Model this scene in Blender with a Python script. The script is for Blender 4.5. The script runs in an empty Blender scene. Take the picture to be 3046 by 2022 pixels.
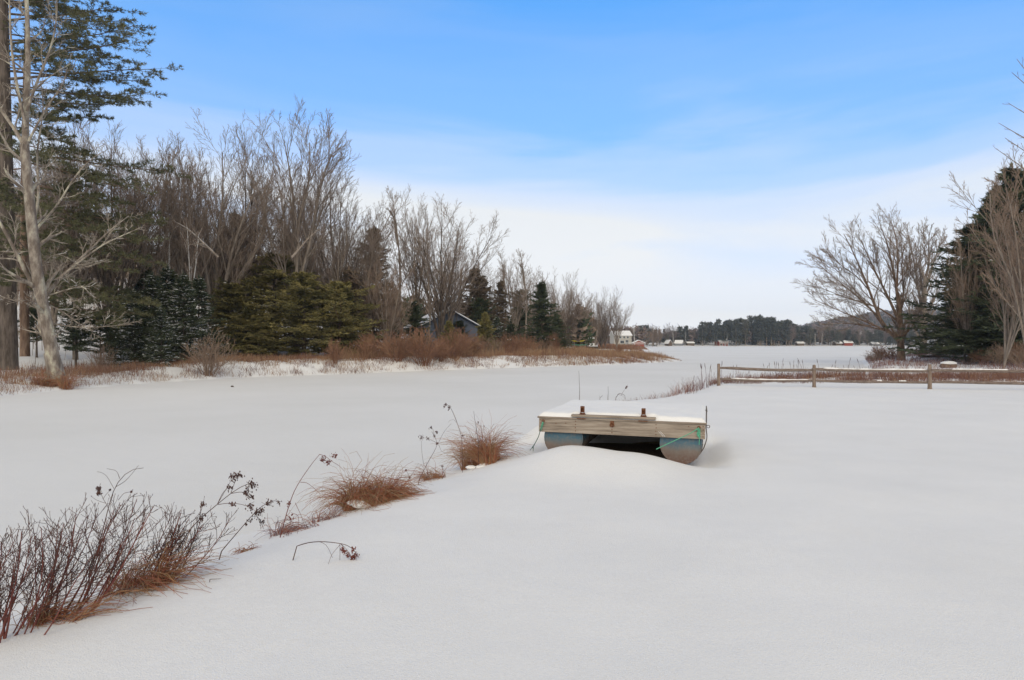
import bpy, math, random
import numpy as np
from mathutils import Vector, Matrix, Euler

# ------------------------------------------------------------------ camera, world, sun, exposure
sc = bpy.context.scene
COL = sc.collection
R = math.radians
CAMZ = 2.0
FPX = 2031.0            # focal length in photograph pixels (24 mm on a 36 mm sensor)
CX, CY = 1523.0, 1018.0
cam_d = bpy.data.cameras.new('camera'); cam = bpy.data.objects.new('camera', cam_d); COL.objects.link(cam)
cam.location = (0, 0, CAMZ); cam.rotation_euler = (R(90), 0, 0)
cam_d.sensor_width = 36; cam_d.lens = 24; cam_d.shift_y = (1018 - 1011) / 3046.0
cam_d.clip_start = 0.1; cam_d.clip_end = 9000
sc.camera = cam
sc.view_settings.view_transform = 'Standard'; sc.view_settings.look = 'None'
sc.view_settings.exposure = 0.0; sc.view_settings.gamma = 1.0
SUN_EL, SUN_AZ = 32.0, 186.0     # elevation; azimuth measured clockwise from +Y
wd = bpy.data.worlds.new("World"); sc.world = wd; wd.use_nodes = True
nt = wd.node_tree; nt.nodes.clear()
def N(t, kind, **kw):
    n = t.nodes.new(kind)
    for k, v in kw.items(): setattr(n, k, v)
    return n
def ramp(t, stops, interp='LINEAR'):
    n = t.nodes.new('ShaderNodeValToRGB'); cr = n.color_ramp; cr.interpolation = interp
    while len(cr.elements) < len(stops): cr.elements.new(0.5)
    for e, (p, c) in zip(cr.elements, stops):
        e.position = p; e.color = (c, c, c, 1) if not hasattr(c, '__len__') else (c[0], c[1], c[2], 1)
    return n
L = nt.links.new
sky = N(nt, 'ShaderNodeTexSky'); sky.sky_type = 'NISHITA'; sky.sun_disc = False
sky.sun_elevation = R(SUN_EL); sky.sun_rotation = R(SUN_AZ); sky.air_density = 1.3; sky.dust_density = 0.2; sky.ozone_density = 3.0
tc = N(nt, 'ShaderNodeTexCoord')
sep = N(nt, 'ShaderNodeSeparateXYZ'); L(tc.outputs['Generated'], sep.inputs[0])
mp = N(nt, 'ShaderNodeMapping'); mp.inputs['Scale'].default_value = (1.0, 1.0, 6.0); mp.inputs['Rotation'].default_value = (0, R(-16), 0)
mp.inputs['Location'].default_value = (3.3, 1.2, 0.5)
L(tc.outputs['Generated'], mp.inputs[0])
nz = N(nt, 'ShaderNodeTexNoise'); nz.inputs['Scale'].default_value = 1.5; nz.inputs['Detail'].default_value = 5; nz.inputs['Roughness'].default_value = 0.5; nz.inputs['Distortion'].default_value = 0.6
L(mp.outputs[0], nz.inputs['Vector'])
# cloud veil: thick near the horizon, thinning to clear blue higher in view
veil = ramp(nt, [(0.0, 1.0), (0.12, 0.93), (0.19, 0.74), (0.26, 0.46), (0.35, 0.15), (0.48, 0.0), (0.58, 0.05), (0.75, 0.92), (1.0, 0.95)], 'EASE')  # last stops add unseen cloud overhead as neutral fill light
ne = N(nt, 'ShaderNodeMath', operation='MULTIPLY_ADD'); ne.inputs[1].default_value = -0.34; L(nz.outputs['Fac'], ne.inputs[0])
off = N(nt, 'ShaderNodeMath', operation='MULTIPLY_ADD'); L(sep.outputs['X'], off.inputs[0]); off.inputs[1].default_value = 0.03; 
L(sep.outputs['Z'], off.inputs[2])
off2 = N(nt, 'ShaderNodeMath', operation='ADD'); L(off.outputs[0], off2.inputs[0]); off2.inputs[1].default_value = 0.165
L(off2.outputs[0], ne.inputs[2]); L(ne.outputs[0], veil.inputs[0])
va = N(nt, 'ShaderNodeVectorMath', operation='ADD'); va.inputs[1].default_value = (0, 0, 0.45); L(tc.outputs['Generated'], va.inputs[0])
vn = N(nt, 'ShaderNodeVectorMath', operation='NORMALIZE'); L(va.outputs[0], vn.inputs[0]); L(vn.outputs[0], sky.inputs[0])
tint = N(nt, 'ShaderNodeMixRGB', blend_type='MULTIPLY'); tint.inputs[0].default_value = 1.0
L(sky.outputs[0], tint.inputs[1]); tint.inputs[2].default_value = (0.98, 1.92, 2.5, 1)
# unseen cloud added behind the camera to neutralise the blue skylight
rear_fill = N(nt, 'ShaderNodeMapRange'); rear_fill.inputs['From Min'].default_value = 0.45; rear_fill.inputs['From Max'].default_value = -0.1; L(sep.outputs['Y'], rear_fill.inputs[0])
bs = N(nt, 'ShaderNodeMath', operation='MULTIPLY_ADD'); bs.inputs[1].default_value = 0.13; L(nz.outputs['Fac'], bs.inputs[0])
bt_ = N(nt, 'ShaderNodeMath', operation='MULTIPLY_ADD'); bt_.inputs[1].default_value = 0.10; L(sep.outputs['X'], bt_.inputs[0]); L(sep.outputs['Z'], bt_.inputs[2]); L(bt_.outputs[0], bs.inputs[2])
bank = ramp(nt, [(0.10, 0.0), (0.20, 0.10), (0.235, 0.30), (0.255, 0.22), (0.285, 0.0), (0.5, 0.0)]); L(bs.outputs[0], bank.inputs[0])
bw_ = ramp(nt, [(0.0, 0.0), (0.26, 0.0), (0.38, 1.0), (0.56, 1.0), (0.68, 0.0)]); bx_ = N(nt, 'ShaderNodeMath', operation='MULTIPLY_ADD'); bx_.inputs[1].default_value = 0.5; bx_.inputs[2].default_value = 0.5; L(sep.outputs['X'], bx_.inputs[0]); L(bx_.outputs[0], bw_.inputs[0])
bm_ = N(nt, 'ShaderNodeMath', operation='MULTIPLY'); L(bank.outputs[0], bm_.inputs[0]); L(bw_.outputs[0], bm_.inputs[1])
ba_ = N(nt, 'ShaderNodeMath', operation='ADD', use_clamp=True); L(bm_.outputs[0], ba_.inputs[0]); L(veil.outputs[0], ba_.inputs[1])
rmax = N(nt, 'ShaderNodeMath', operation='MAXIMUM'); L(rear_fill.outputs[0], rmax.inputs[0]); L(ba_.outputs[0], rmax.inputs[1])
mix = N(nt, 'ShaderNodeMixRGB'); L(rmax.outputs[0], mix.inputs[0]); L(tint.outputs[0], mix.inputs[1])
ccol = ramp(nt, [(0.0, (0.70, 0.715, 0.73)), (0.05, (0.66, 0.675, 0.69)), (0.18, (0.585, 0.61, 0.635)), (0.36, (0.55, 0.58, 0.61)), (0.60, (0.43, 0.395, 0.345)), (1.0, (0.43, 0.395, 0.34))]); L(sep.outputs['Z'], ccol.inputs[0])  # warm upper stops tint the added overhead cloud to neutralise light on snow
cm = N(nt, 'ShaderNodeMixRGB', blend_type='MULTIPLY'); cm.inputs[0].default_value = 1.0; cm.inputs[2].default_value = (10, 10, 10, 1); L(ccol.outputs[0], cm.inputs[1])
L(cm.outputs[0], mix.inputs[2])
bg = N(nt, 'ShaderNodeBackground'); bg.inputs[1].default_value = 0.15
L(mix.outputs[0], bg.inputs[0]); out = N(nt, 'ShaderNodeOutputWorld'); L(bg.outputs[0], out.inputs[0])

sd = bpy.data.lights.new('sun', 'SUN'); sd.energy = 1.52; sd.angle = R(40); sd.color = (1.0, 0.905, 0.73)
sun = bpy.data.objects.new('sun', sd); COL.objects.link(sun)
az = R(SUN_AZ); el = R(SUN_EL)
sv = Vector((math.sin(az) * math.cos(el), math.cos(az) * math.cos(el), math.sin(el)))
sun.rotation_euler = sv.to_track_quat('Z', 'Y').to_euler()

# ------------------------------------------------------------------ helpers
random.seed(7)
rng = np.random.default_rng(7)
def tag(o, label=None, cat=None, group=None, kind=None):
    if label: o['label'] = label
    if cat: o['category'] = cat
    if group: o['group'] = group
    if kind: o['kind'] = kind
    return o
def empty(name, loc, rz=0, label=None, cat=None, group=None):
    o = bpy.data.objects.new(name, None); COL.objects.link(o); o.location = loc; o.rotation_euler = (0, 0, rz)
    o.empty_display_size = 0.2
    return tag(o, label, cat, group)
class MB:
    def __init__(s): s.v = []; s.f = []; s.m = []; s.n = 0
    def add(s, V, F, mi=0):
        V = np.asarray(V, float).reshape(-1, 3); F = np.asarray(F, int)
        if len(V) == 0 or len(F) == 0: return
        s.v.append(V); s.f.append(F + s.n); s.m.append(np.full(len(F), mi)); s.n += len(V)
    def box(s, c, d, rot=None, mi=0):
        c = np.array(c, float); d = np.array(d, float) / 2
        V = np.array([[x, y, z] for x in (-1, 1) for y in (-1, 1) for z in (-1, 1)]) * d
        if rot is not None: V = V @ np.array(rot.to_matrix() if hasattr(rot, 'to_matrix') else rot).T
        s.add(V + c, [[0, 1, 3, 2], [4, 6, 7, 5], [0, 4, 5, 1], [2, 3, 7, 6], [0, 2, 6, 4], [1, 5, 7, 3]], mi)
    def beam(s, a, b, w, h, mi=0, twist=0):
        a = Vector(a); b = Vector(b); q = (b - a).to_track_quat('X', 'Z')
        if twist: q = q @ Euler((twist, 0, 0)).to_quaternion()
        s.box((a + b) / 2, ((b - a).length, w, h), q.to_matrix(), mi)
    def tube(s, pts, r, sides=8, mi=0, caps=True):
        P_ = np.array(pts, float)[None]; r = np.broadcast_to(np.array(r, float), (len(pts),))[None]
        tubes(s, P_, r, sides, mi, caps)
    def poly(s, V, mi=0): s.add(V, [list(range(len(V)))], mi)
    def build(s, name, mats, parent=None, smooth=False, bevel=0):
        me = bpy.data.meshes.new(name)
        if not isinstance(mats, (list, tuple)): mats = [mats]
        for m in mats: me.materials.append(m)
        if s.n:
            V = np.concatenate(s.v)
            me.vertices.add(len(V)); me.vertices.foreach_set('co', V.astype(np.float32).ravel())
            tot = sum(f.size for f in s.f); nf = sum(len(f) for f in s.f)
            me.loops.add(tot); me.polygons.add(nf)
            me.loops.foreach_set('vertex_index', np.concatenate([f.ravel() for f in s.f]).astype(np.int32))
            sizes = np.concatenate([np.full(len(f), f.shape[1]) for f in s.f])
            st = np.concatenate([[0], np.cumsum(sizes)[:-1]])
            me.polygons.foreach_set('loop_start', st.astype(np.int32))
            me.polygons.foreach_set('material_index', np.concatenate(s.m).astype(np.int32))
            me.polygons.foreach_set('use_smooth', np.full(nf, smooth))
            me.update(calc_edges=True)
        o = bpy.data.objects.new(name, me); COL.objects.link(o)
        if parent is not None: o.parent = parent
        if bevel:
            b = o.modifiers.new('bevel', 'BEVEL'); b.width = bevel; b.segments = 2; b.limit_method = 'ANGLE'
        return o
def nrm(a): return a / np.maximum(np.linalg.norm(a, axis=-1, keepdims=True), 1e-9)
def tubes(mb, P_, r, sides=3, mi=0, caps=False):
    n, k = P_.shape[:2]
    d = np.empty_like(P_); d[:, 1:-1] = P_[:, 2:] - P_[:, :-2] if k > 2 else 0
    d[:, 0] = P_[:, 1] - P_[:, 0]; d[:, -1] = P_[:, -1] - P_[:, -2]; d = nrm(d)
    md = nrm(P_[:, -1] - P_[:, 0] + 1e-6)
    ref = np.where(np.abs(md[:, 2:3]) < 0.8, np.array([[0, 0, 1.]]), np.array([[1., 0, 0]]))[:, None, :]
    u = nrm(np.cross(d, ref)); w = np.cross(d, u)
    a = np.arange(sides) * 2 * math.pi / sides
    V = P_[:, :, None, :] + r[:, :, None, None] * (np.cos(a)[None, None, :, None] * u[:, :, None, :] + np.sin(a)[None, None, :, None] * w[:, :, None, :])
    base = (np.arange(n) * k * sides)[:, None, None]
    i = np.arange(k - 1)[None, :, None] * sides; j = np.arange(sides)[None, None, :]; j2 = (j + 1) % sides
    F = np.stack([base + i + j, base + i + j2, base + i + sides + j2, base + i + sides + j], -1).reshape(-1, 4)
    mb.add(V, F, mi)
    if caps and n == 1:
        mb.add(V[0, 0], [list(range(sides))[::-1]], mi); mb.add(V[0, -1], [list(range(sides))], mi)
def copy_tree(o, parent=None):
    c = o.copy(); COL.objects.link(c); c.parent = parent
    for ch in [x for x in KIDS.get(o.name, o.children)]: copy_tree(ch, c)
    return c
KIDS = {}
def zmax(o): return max(np.array([v.co.z for v in c.data.vertices]).max() for c in o.children if c.type == 'MESH' and c.name.startswith(('crown', 'twigs', 'trunk')))
ZM = {}
def place(proto, used, loc, rz=0, s=1, label=None, cat=None, group=None, sxy=None, tilt=(0, 0)):
    """first use moves the prototype itself, then copies it with its parts"""
    if proto.name not in used:
        used[proto.name] = 1; KIDS[proto.name] = list(proto.children)
        for ch in proto.children: KIDS[ch.name] = list(ch.children)
        o = proto
    else: o = copy_tree(proto)
    o.location = loc; o.rotation_euler = (tilt[0], tilt[1], rz); k = sxy or s; o.scale = (k, k, s)
    return tag(o, label, cat, group)
USED = {}

# value noise for terrain
def vnoise(x, y, seed=0):
    x = np.asarray(x, float); y = np.asarray(y, float)
    xi = np.floor(x).astype(np.int64); yi = np.floor(y).astype(np.int64); fx = x - xi; fy = y - yi
    fx = fx * fx * (3 - 2 * fx); fy = fy * fy * (3 - 2 * fy)
    def h(a, b):
        n = (a * 374761393 + b * 668265263 + seed * 1442695041) & 0x7fffffff
        n = ((n ^ (n >> 13)) * 1274126177) & 0x7fffffff
        return ((n ^ (n >> 16)) & 0xffff) / 65535.0
    return (h(xi, yi) * (1 - fx) + h(xi + 1, yi) * fx) * (1 - fy) + (h(xi, yi + 1) * (1 - fx) + h(xi + 1, yi + 1) * fx) * fy
def fbm(x, y, s=0, o=3):
    t = 0; a = 1; q = 0
    for i in range(o): t = t + a * (vnoise(x * 2 ** i, y * 2 ** i, s + i * 17) - 0.5); q += a; a *= 0.5
    return t / q * 2
def sstep(a, b, x):
    t = np.clip((x - a) / (b - a), 0, 1); return t * t * (3 - 2 * t)
def pix(px, py, z):          # point of the view ray that lies at height z
    Y = (CAMZ - z) * FPX / (py - CY); return ((px - CX) / FPX * Y, Y)
ICE = -0.35
LEFT = [pix(a, b, ICE) for a, b in [(-900, 1290), (-500, 1235), (0, 1182), (200, 1160), (400, 1143), (700, 1124), (1000, 1114), (1300, 1102), (1600, 1092), (1850, 1084), (1960, 1079), (2036, 1074)]]
LEFT += [(22.8, 95), (24.5, 118), (25, 140), (33, 168), (44, 210), (50, 250), (60, 320), (84, 400), (90, 600), (-900, 600), (-900, 16)]
NEAR = [(-8.5, -6), (-6.0, 1.5), (-4.9, 4.6), (-4.5, 6.1), (-3.7, 7.4), (-2.9, 9.2), (-1.9, 11.3), (-0.8, 14.2), (0.9, 19), (2.6, 24.2), (4.6, 26.3), (6.4, 28.5), (8.0, 32), (9.5, 35.5),
        (12, 40), (18, 42), (22, 44), (27, 52), (37, 72), (47, 92), (70, 110), (100, 150), (180, 230), (400, 260), (400, -6)]
def sdist(poly, x, y):
    x = np.asarray(x, float); y = np.asarray(y, float)
    best = np.full(x.shape, 1e18); ins = np.zeros(x.shape, bool)
    n = len(poly)
    for i in range(n):
        ax, ay = poly[i]; bx, by = poly[(i + 1) % n]
        dx, dy = bx - ax, by - ay; t = np.clip(((x - ax) * dx + (y - ay) * dy) / (dx * dx + dy * dy), 0, 1)
        best = np.minimum(best, (x - ax - t * dx) ** 2 + (y - ay - t * dy) ** 2)
        c = ((ay > y) != (by > y)); xi = (bx - ax) * (y - ay) / (by - ay + 1e-12) + ax
        ins ^= c & (x < xi)
    return np.sqrt(best) * np.where(ins, 1, -1)
# raft frame: right front corner, unit vectors along the front (to the left) and away
RF = Vector((3.11, 11.0, 0)); RA = Vector((0.2756, 0.9613, 0)); RL = Vector((-0.9613, 0.2756, 0)); RW, RD = 2.76, 2.9
def raft_uv(x, y):
    dx = x - RF.x; dy = y - RF.y
    return dx * RL.x + dy * RL.y, dx * RA.x + dy * RA.y
def H(x, y):
    x = np.asarray(x, float); y = np.asarray(y, float)
    w = 0.25 * fbm(x * 0.8, y * 0.8, 3); 
    dn = sdist(NEAR, x, y) + w * np.clip(y / 12, 0.3, 2)
    hn = -0.62 + 0.34 * sstep(-0.5, 0.35, dn) + 0.33 * sstep(0, 2.2, dn)
    hn = hn + 0.035 * fbm(x * 0.45, y * 0.45, 9, 2) * sstep(0, 3, dn) + 0.05 * sstep(3, 25, dn)
    hn = hn + 0.9 * sstep(45, 100, y) * sstep(2, 12, dn) + 0.10 * fbm(x * 0.7, y * 0.7, 5) * sstep(33, 36, y) * sstep(0, 1.5, dn)
    hn = hn - 0.05 * sstep(30, 40, y) * sstep(90, 60, y)
    # drift in front of the raft, and hollows beside the floats
    u, v = raft_uv(x, y)
    mw = sstep(3.3, 2.05, u) ** 1.3 * sstep(-0.1, 1.15, u) * (0.80 + 0.2 * sstep(1.0, 2.0, u))
    drift = 0.27 * mw * np.exp(-(np.minimum(v + 0.6, 0) / 1.1) ** 2) * sstep(0.25, -0.45, v)
    drift = np.where((u > -2.5) & (u < 5), drift, 0)
    back = 0.59 * sstep(-0.15, 0.35, u) * sstep(RW + 1.6, RW - 0.1, u) * sstep(RD - 0.45, RD - 0.02, v) * sstep(RD + 3.2, RD + 0.3, v)
    hn = np.where(np.abs(v) < 9, hn + back, hn)
    und = ((u > -0.15) & (u < RW + 0.15) & (v > -0.05) & (v < RD + 0.2))
    hollow = -0.10 * sstep(0.5, 0, np.maximum.reduce([np.abs(u - RW / 2) - RW / 2 , np.abs(v - RD / 2) - RD / 2, 0 * u]))
    hn = hn + drift + hollow + 0.03 * np.exp(-(((u + 0.45) / 0.35) ** 2 + ((v - 0.2) / 1.2) ** 2)) + 0.05 * np.exp(-(((u - RW - 0.5) / 0.4) ** 2 + ((v - 0.2) / 1.0) ** 2))
    dl = sdist(LEFT, x, y) + w * 2 * np.clip(60 / np.maximum(y, 20), 0.5, 1)
    b = x / np.maximum(y, 1)
    sl = 0.165 * sstep(0.02, -0.36, b)
    hl = -0.62 + 0.36 * sstep(-0.4, 0.5, dl) + (0.40 + 0.5 * sstep(-0.62, -0.40, b) * sstep(0.20, 0.06, b)) * sstep(0, 4.0, dl) + np.minimum(sl * np.maximum(dl - 13, 0), 14) + 0.25 * sstep(20, 90, dl)
    hl = hl + 0.16 * fbm(x * 0.9, y * 0.9, 21, 3) * sstep(0, 1.2, dl) * sstep(40, 8, dl) + 0.5 * fbm(x * 0.12, y * 0.12, 40, 2) * sstep(10, 25, dl)* sstep(0.1,-0.3,b)
    fd = y - (428 + 6 * fbm(x * 0.02, x * 0 + 2, 8, 2))
    hill = 6 * np.exp(-((x - 165) / 70) ** 2) + 2.2
    hf = -0.62 + 0.62 * sstep(0, 3, fd) + hill * sstep(4, 90, fd) 
    ridge = (36 + 10 * fbm(x * 0.006, y * 0 + 1, 12, 3)) * sstep(620, 1050, y) * sstep(300, 560, x * 1000 / np.maximum(y, 1))
    hf = hf + ridge
    return np.maximum(np.maximum(hn, hl), hf)
def h1(x, y): return float(H(np.array([x]), np.array([y]))[0])
def G(px, Y, dz=0.0):
    X = (px - CX) / FPX * Y; return Vector((X, Y, h1(X, Y) + dz))
def P3(px, py, Y): return ((px - CX) / FPX * Y, Y, CAMZ - (py - CY) / FPX * Y)

# ------------------------------------------------------------------ materials
def mat(name, c1, c2=None, scale=5.0, rough=0.85, bump=0.0, bscale=None, stretch=None, detail=4, contrast=(0.35, 0.65), c3=None, spec=0.3, metal=0.0, coord='Object', bdist=0.02):
    m = bpy.data.materials.new(name); m.use_nodes = True; t = m.node_tree; b = t.nodes['Principled BSDF']
    b.inputs['Roughness'].default_value = rough; b.inputs['Metallic'].default_value = metal
    b.inputs['Specular IOR Level'].default_value = spec
    b.inputs['Base Color'].default_value = (*c1, 1)
    tcn = N(t, 'ShaderNodeTexCoord'); mpn = N(t, 'ShaderNodeMapping'); t.links.new(tcn.outputs[coord], mpn.inputs[0])
    if stretch: mpn.inputs['Scale'].default_value = stretch
    if c2 is not None:
        n = N(t, 'ShaderNodeTexNoise'); n.inputs['Scale'].default_value = scale; n.inputs['Detail'].default_value = detail; n.inputs['Roughness'].default_value = 0.6
        t.links.new(mpn.outputs[0], n.inputs['Vector'])
        st = [(contrast[0], c1), (contrast[1], c2)]
        if c3 is not None: st = [(contrast[0], c1), ((contrast[0] + contrast[1]) / 2, c2), (contrast[1], c3)]
        r = ramp(t, st); t.links.new(n.outputs['Fac'], r.inputs[0]); t.links.new(r.outputs[0], b.inputs['Base Color'])
    if bump:
        n2 = N(t, 'ShaderNodeTexNoise'); n2.inputs['Scale'].default_value = bscale or scale * 3; n2.inputs['Detail'].default_value = 6
        t.links.new(mpn.outputs[0], n2.inputs['Vector'])
        bp = N(t, 'ShaderNodeBump'); bp.inputs['Strength'].default_value = bump; bp.inputs['Distance'].default_value = bdist
        t.links.new(n2.outputs['Fac'], bp.inputs['Height']); t.links.new(bp.outputs[0], b.inputs['Normal'])
    return m
M = {}
def snow_mat(name, c1, c2, sc_, grain, bump, bd):
    m = mat(name, c1, c2, scale=sc_, rough=0.75, spec=0.2, contrast=(0.3, 0.7), coord='Object')
    t = m.node_tree; b = t.nodes['Principled BSDF']
    g = N(t, 'ShaderNodeTexNoise'); g.inputs['Scale'].default_value = grain; g.inputs['Detail'].default_value = 3
    g2 = N(t, 'ShaderNodeTexNoise'); g2.inputs['Scale'].default_value = 2.2; g2.inputs['Detail'].default_value = 4
    tcn = N(t, 'ShaderNodeTexCoord'); t.links.new(tcn.outputs['Object'], g.inputs['Vector']); t.links.new(tcn.outputs['Object'], g2.inputs['Vector'])
    rc = b.inputs['Base Color'].links[0].from_socket; gr = N(t, 'ShaderNodeTexNoise'); gr.inputs['Scale'].default_value = 38; gr.inputs['Detail'].default_value = 6; gr.inputs['Roughness'].default_value = 0.8; t.links.new(tcn.outputs['Object'], gr.inputs['Vector'])
    gm = ramp(t, [(0.3, (0.90, 0.90, 0.905)), (0.7, (1.0, 1.0, 1.0))]); t.links.new(gr.outputs['Fac'], gm.inputs[0]); mm = N(t, 'ShaderNodeMixRGB', blend_type='MULTIPLY'); mm.inputs[0].default_value = 1.0; t.links.new(rc, mm.inputs[1]); t.links.new(gm.outputs[0], mm.inputs[2]); t.links.new(mm.outputs[0], b.inputs['Base Color'])
    ad = N(t, 'ShaderNodeMath', operation='MULTIPLY_ADD'); t.links.new(g2.outputs['Fac'], ad.inputs[0]); ad.inputs[1].default_value = 2.6; t.links.new(g.outputs['Fac'], ad.inputs[2])
    bp = N(t, 'ShaderNodeBump'); bp.inputs['Strength'].default_value = bump; bp.inputs['Distance'].default_value = bd
    t.links.new(ad.outputs[0], bp.inputs['Height']); t.links.new(bp.outputs[0], b.inputs['Normal'])
    return m
M['snow'] = snow_mat('snow', (0.81, 0.805, 0.80), (0.86, 0.855, 0.85), 0.6, 95, 0.6, 0.011)
M['ice'] = snow_mat('lake_snow', (0.73, 0.725, 0.71), (0.82, 0.815, 0.81), 0.08, 45, 0.6, 0.012)
M['cap'] = snow_mat('snow_cap', (0.84, 0.835, 0.83), (0.87, 0.865, 0.86), 2, 60, 0.4, 0.01)
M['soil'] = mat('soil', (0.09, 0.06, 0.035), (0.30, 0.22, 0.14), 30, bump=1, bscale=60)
M['bark'] = mat('bark_grey', (0.17, 0.137, 0.11), (0.30, 0.25, 0.21), 5, bump=0.8, bscale=18, stretch=(1, 1, 0.25), bdist=0.03)
M['bark_lichen'] = mat('bark_lichen', (0.17, 0.135, 0.11), (0.32, 0.275, 0.23), 2.6, bump=0.9, bscale=22, stretch=(1, 1, 0.45), c3=(0.55, 0.52, 0.40), contrast=(0.42, 0.66), bdist=0.06, detail=9)
M['bark_dark'] = mat('bark_dark', (0.055, 0.042, 0.034), (0.15, 0.12, 0.10), 6, bump=1, bscale=14, stretch=(1, 1, 0.2), bdist=0.05)
M['bark_red'] = mat('bark_red', (0.10, 0.060, 0.042), (0.26, 0.18, 0.13), 6, bump=1, bscale=14, stretch=(1, 1, 0.2), bdist=0.05)
M['birch'] = mat('birch_bark', (0.62, 0.60, 0.57), (0.25, 0.22, 0.2), 4, stretch=(1, 1, 2.5), contrast=(0.5, 0.7))
M['twig'] = mat('twig', (0.18, 0.135, 0.105), (0.29, 0.225, 0.18), 1.2)
M['twig_pale'] = mat('twig_pale', (0.26, 0.22, 0.18), (0.37, 0.32, 0.27), 1.2)
M['twig_brown'] = mat('twig_brown', (0.19, 0.13, 0.095), (0.28, 0.205, 0.155), 0.8)
M['twig_red'] = mat('twig_red', (0.20, 0.085, 0.06), (0.27, 0.14, 0.10), 1.0)
M['needle_pine'] = mat('needle_pine', (0.065, 0.072, 0.036), (0.17, 0.165, 0.080), 1.0, rough=0.7)
M['needle_dark'] = mat('needle_dark', (0.036, 0.052, 0.030), (0.095, 0.112, 0.058), 1.0, rough=0.7)
M['needle_olive'] = mat('needle_olive', (0.07, 0.072, 0.03), (0.23, 0.20, 0.075), 0.7, rough=0.7, c3=(0.34, 0.28, 0.11), contrast=(0.38, 0.7))
M['needle_brown'] = mat('needle_brown', (0.095, 0.078, 0.05), (0.20, 0.145, 0.10), 1.0, rough=0.8)
M['needle_far'] = mat('needle_far', (0.055, 0.068, 0.064), (0.115, 0.125, 0.108), 0.25, rough=0.9)
M['needle_far2'] = mat('needle_far_olive', (0.10, 0.105, 0.085), (0.16, 0.155, 0.125), 0.25, rough=0.9)
M['twig_far'] = mat('twig_far', (0.17, 0.135, 0.13), (0.25, 0.20, 0.19), 0.1, rough=0.9)
M['brush'] = mat('brush', (0.15, 0.072, 0.050), (0.25, 0.135, 0.085), 0.5, c3=(0.36, 0.225, 0.125), contrast=(0.35, 0.68), detail=5)
M['brush_dark'] = mat('brush_dark', (0.105, 0.045, 0.038), (0.19, 0.095, 0.075), 0.6, detail=5)
M['straw'] = mat('straw', (0.23, 0.12, 0.055), (0.38, 0.22, 0.11), 3.0)
M['rust_straw'] = mat('rust_straw', (0.22, 0.072, 0.042), (0.34, 0.13, 0.075), 3.0)
M['stem_dark'] = mat('stem_dark', (0.055, 0.035, 0.032), (0.12, 0.06, 0.05), 4.0)
M['stem_red'] = mat('stem_red', (0.13, 0.035, 0.03), (0.20, 0.07, 0.055), 4.0)
M['straw_far'] = mat('straw_far', (0.26, 0.165, 0.095), (0.36, 0.245, 0.15), 1.0)
M['weed'] = mat('weed_grey', (0.17, 0.13, 0.14), (0.27, 0.20, 0.21), 1.0)
M['rust'] = mat('rust', (0.13, 0.045, 0.02), (0.24, 0.11, 0.06), 30, bump=0.5)
M['iron'] = mat('iron', (0.05, 0.045, 0.042), (0.12, 0.09, 0.07), 30, rough=0.6)
M['rope'] = mat('green_rope', (0.06, 0.30, 0.18), (0.16, 0.45, 0.30), 60)
M['rope_dark'] = mat('dark_rope', (0.05, 0.10, 0.09), (0.12, 0.16, 0.14), 60)

# ------------------------------------------------------------------ ground and lake
nb, nr = 560, 420
bear = np.concatenate([np.linspace(-100, -42, 70, endpoint=False), np.linspace(-42, 42, nb, endpoint=False), np.linspace(42, 100, 70)])
rad = 0.6 * (1300 / 0.6) ** (np.linspace(0, 1, nr) ** 1.05)
B, RR = np.meshgrid(np.radians(bear), rad)
gx = np.sin(B) * RR; gy = np.cos(B) * RR
gz = H(gx, gy)
V = np.stack([gx, gy, gz], -1).reshape(-1, 3)
W = len(bear); ii, jj = np.meshgrid(np.arange(nr - 1), np.arange(W - 1), indexing='ij')
q = (ii * W + jj).ravel(); F = np.stack([q, q + 1, q + W + 1, q + W], -1)
keep = (V[F, 2].max(1) > -0.55)
mb = MB(); mb.add(V, F[keep][:, ::-1])
ground = mb.build('snowy_ground', M['snow'], smooth=True); tag(ground, kind='structure')
mb = MB(); mb.add([(-1400, -250, ICE), (1400, -250, ICE), (1400, 1300, ICE), (-1400, 1300, ICE)], [[0, 1, 2, 3]])
lake = mb.build('frozen_lake', M['ice']); tag(lake, kind='structure')
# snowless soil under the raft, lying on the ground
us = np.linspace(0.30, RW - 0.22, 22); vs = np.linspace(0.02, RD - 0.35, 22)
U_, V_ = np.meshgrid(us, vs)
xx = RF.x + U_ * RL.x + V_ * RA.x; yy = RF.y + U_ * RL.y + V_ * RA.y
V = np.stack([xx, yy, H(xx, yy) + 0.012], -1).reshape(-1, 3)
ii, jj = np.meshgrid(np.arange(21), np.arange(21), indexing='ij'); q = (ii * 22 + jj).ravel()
mb = MB(); mb.add(V, np.stack([q, q + 1, q + 23, q + 22], -1)); o = mb.build('bare_soil', M['soil']); tag(o, kind='structure')

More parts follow.
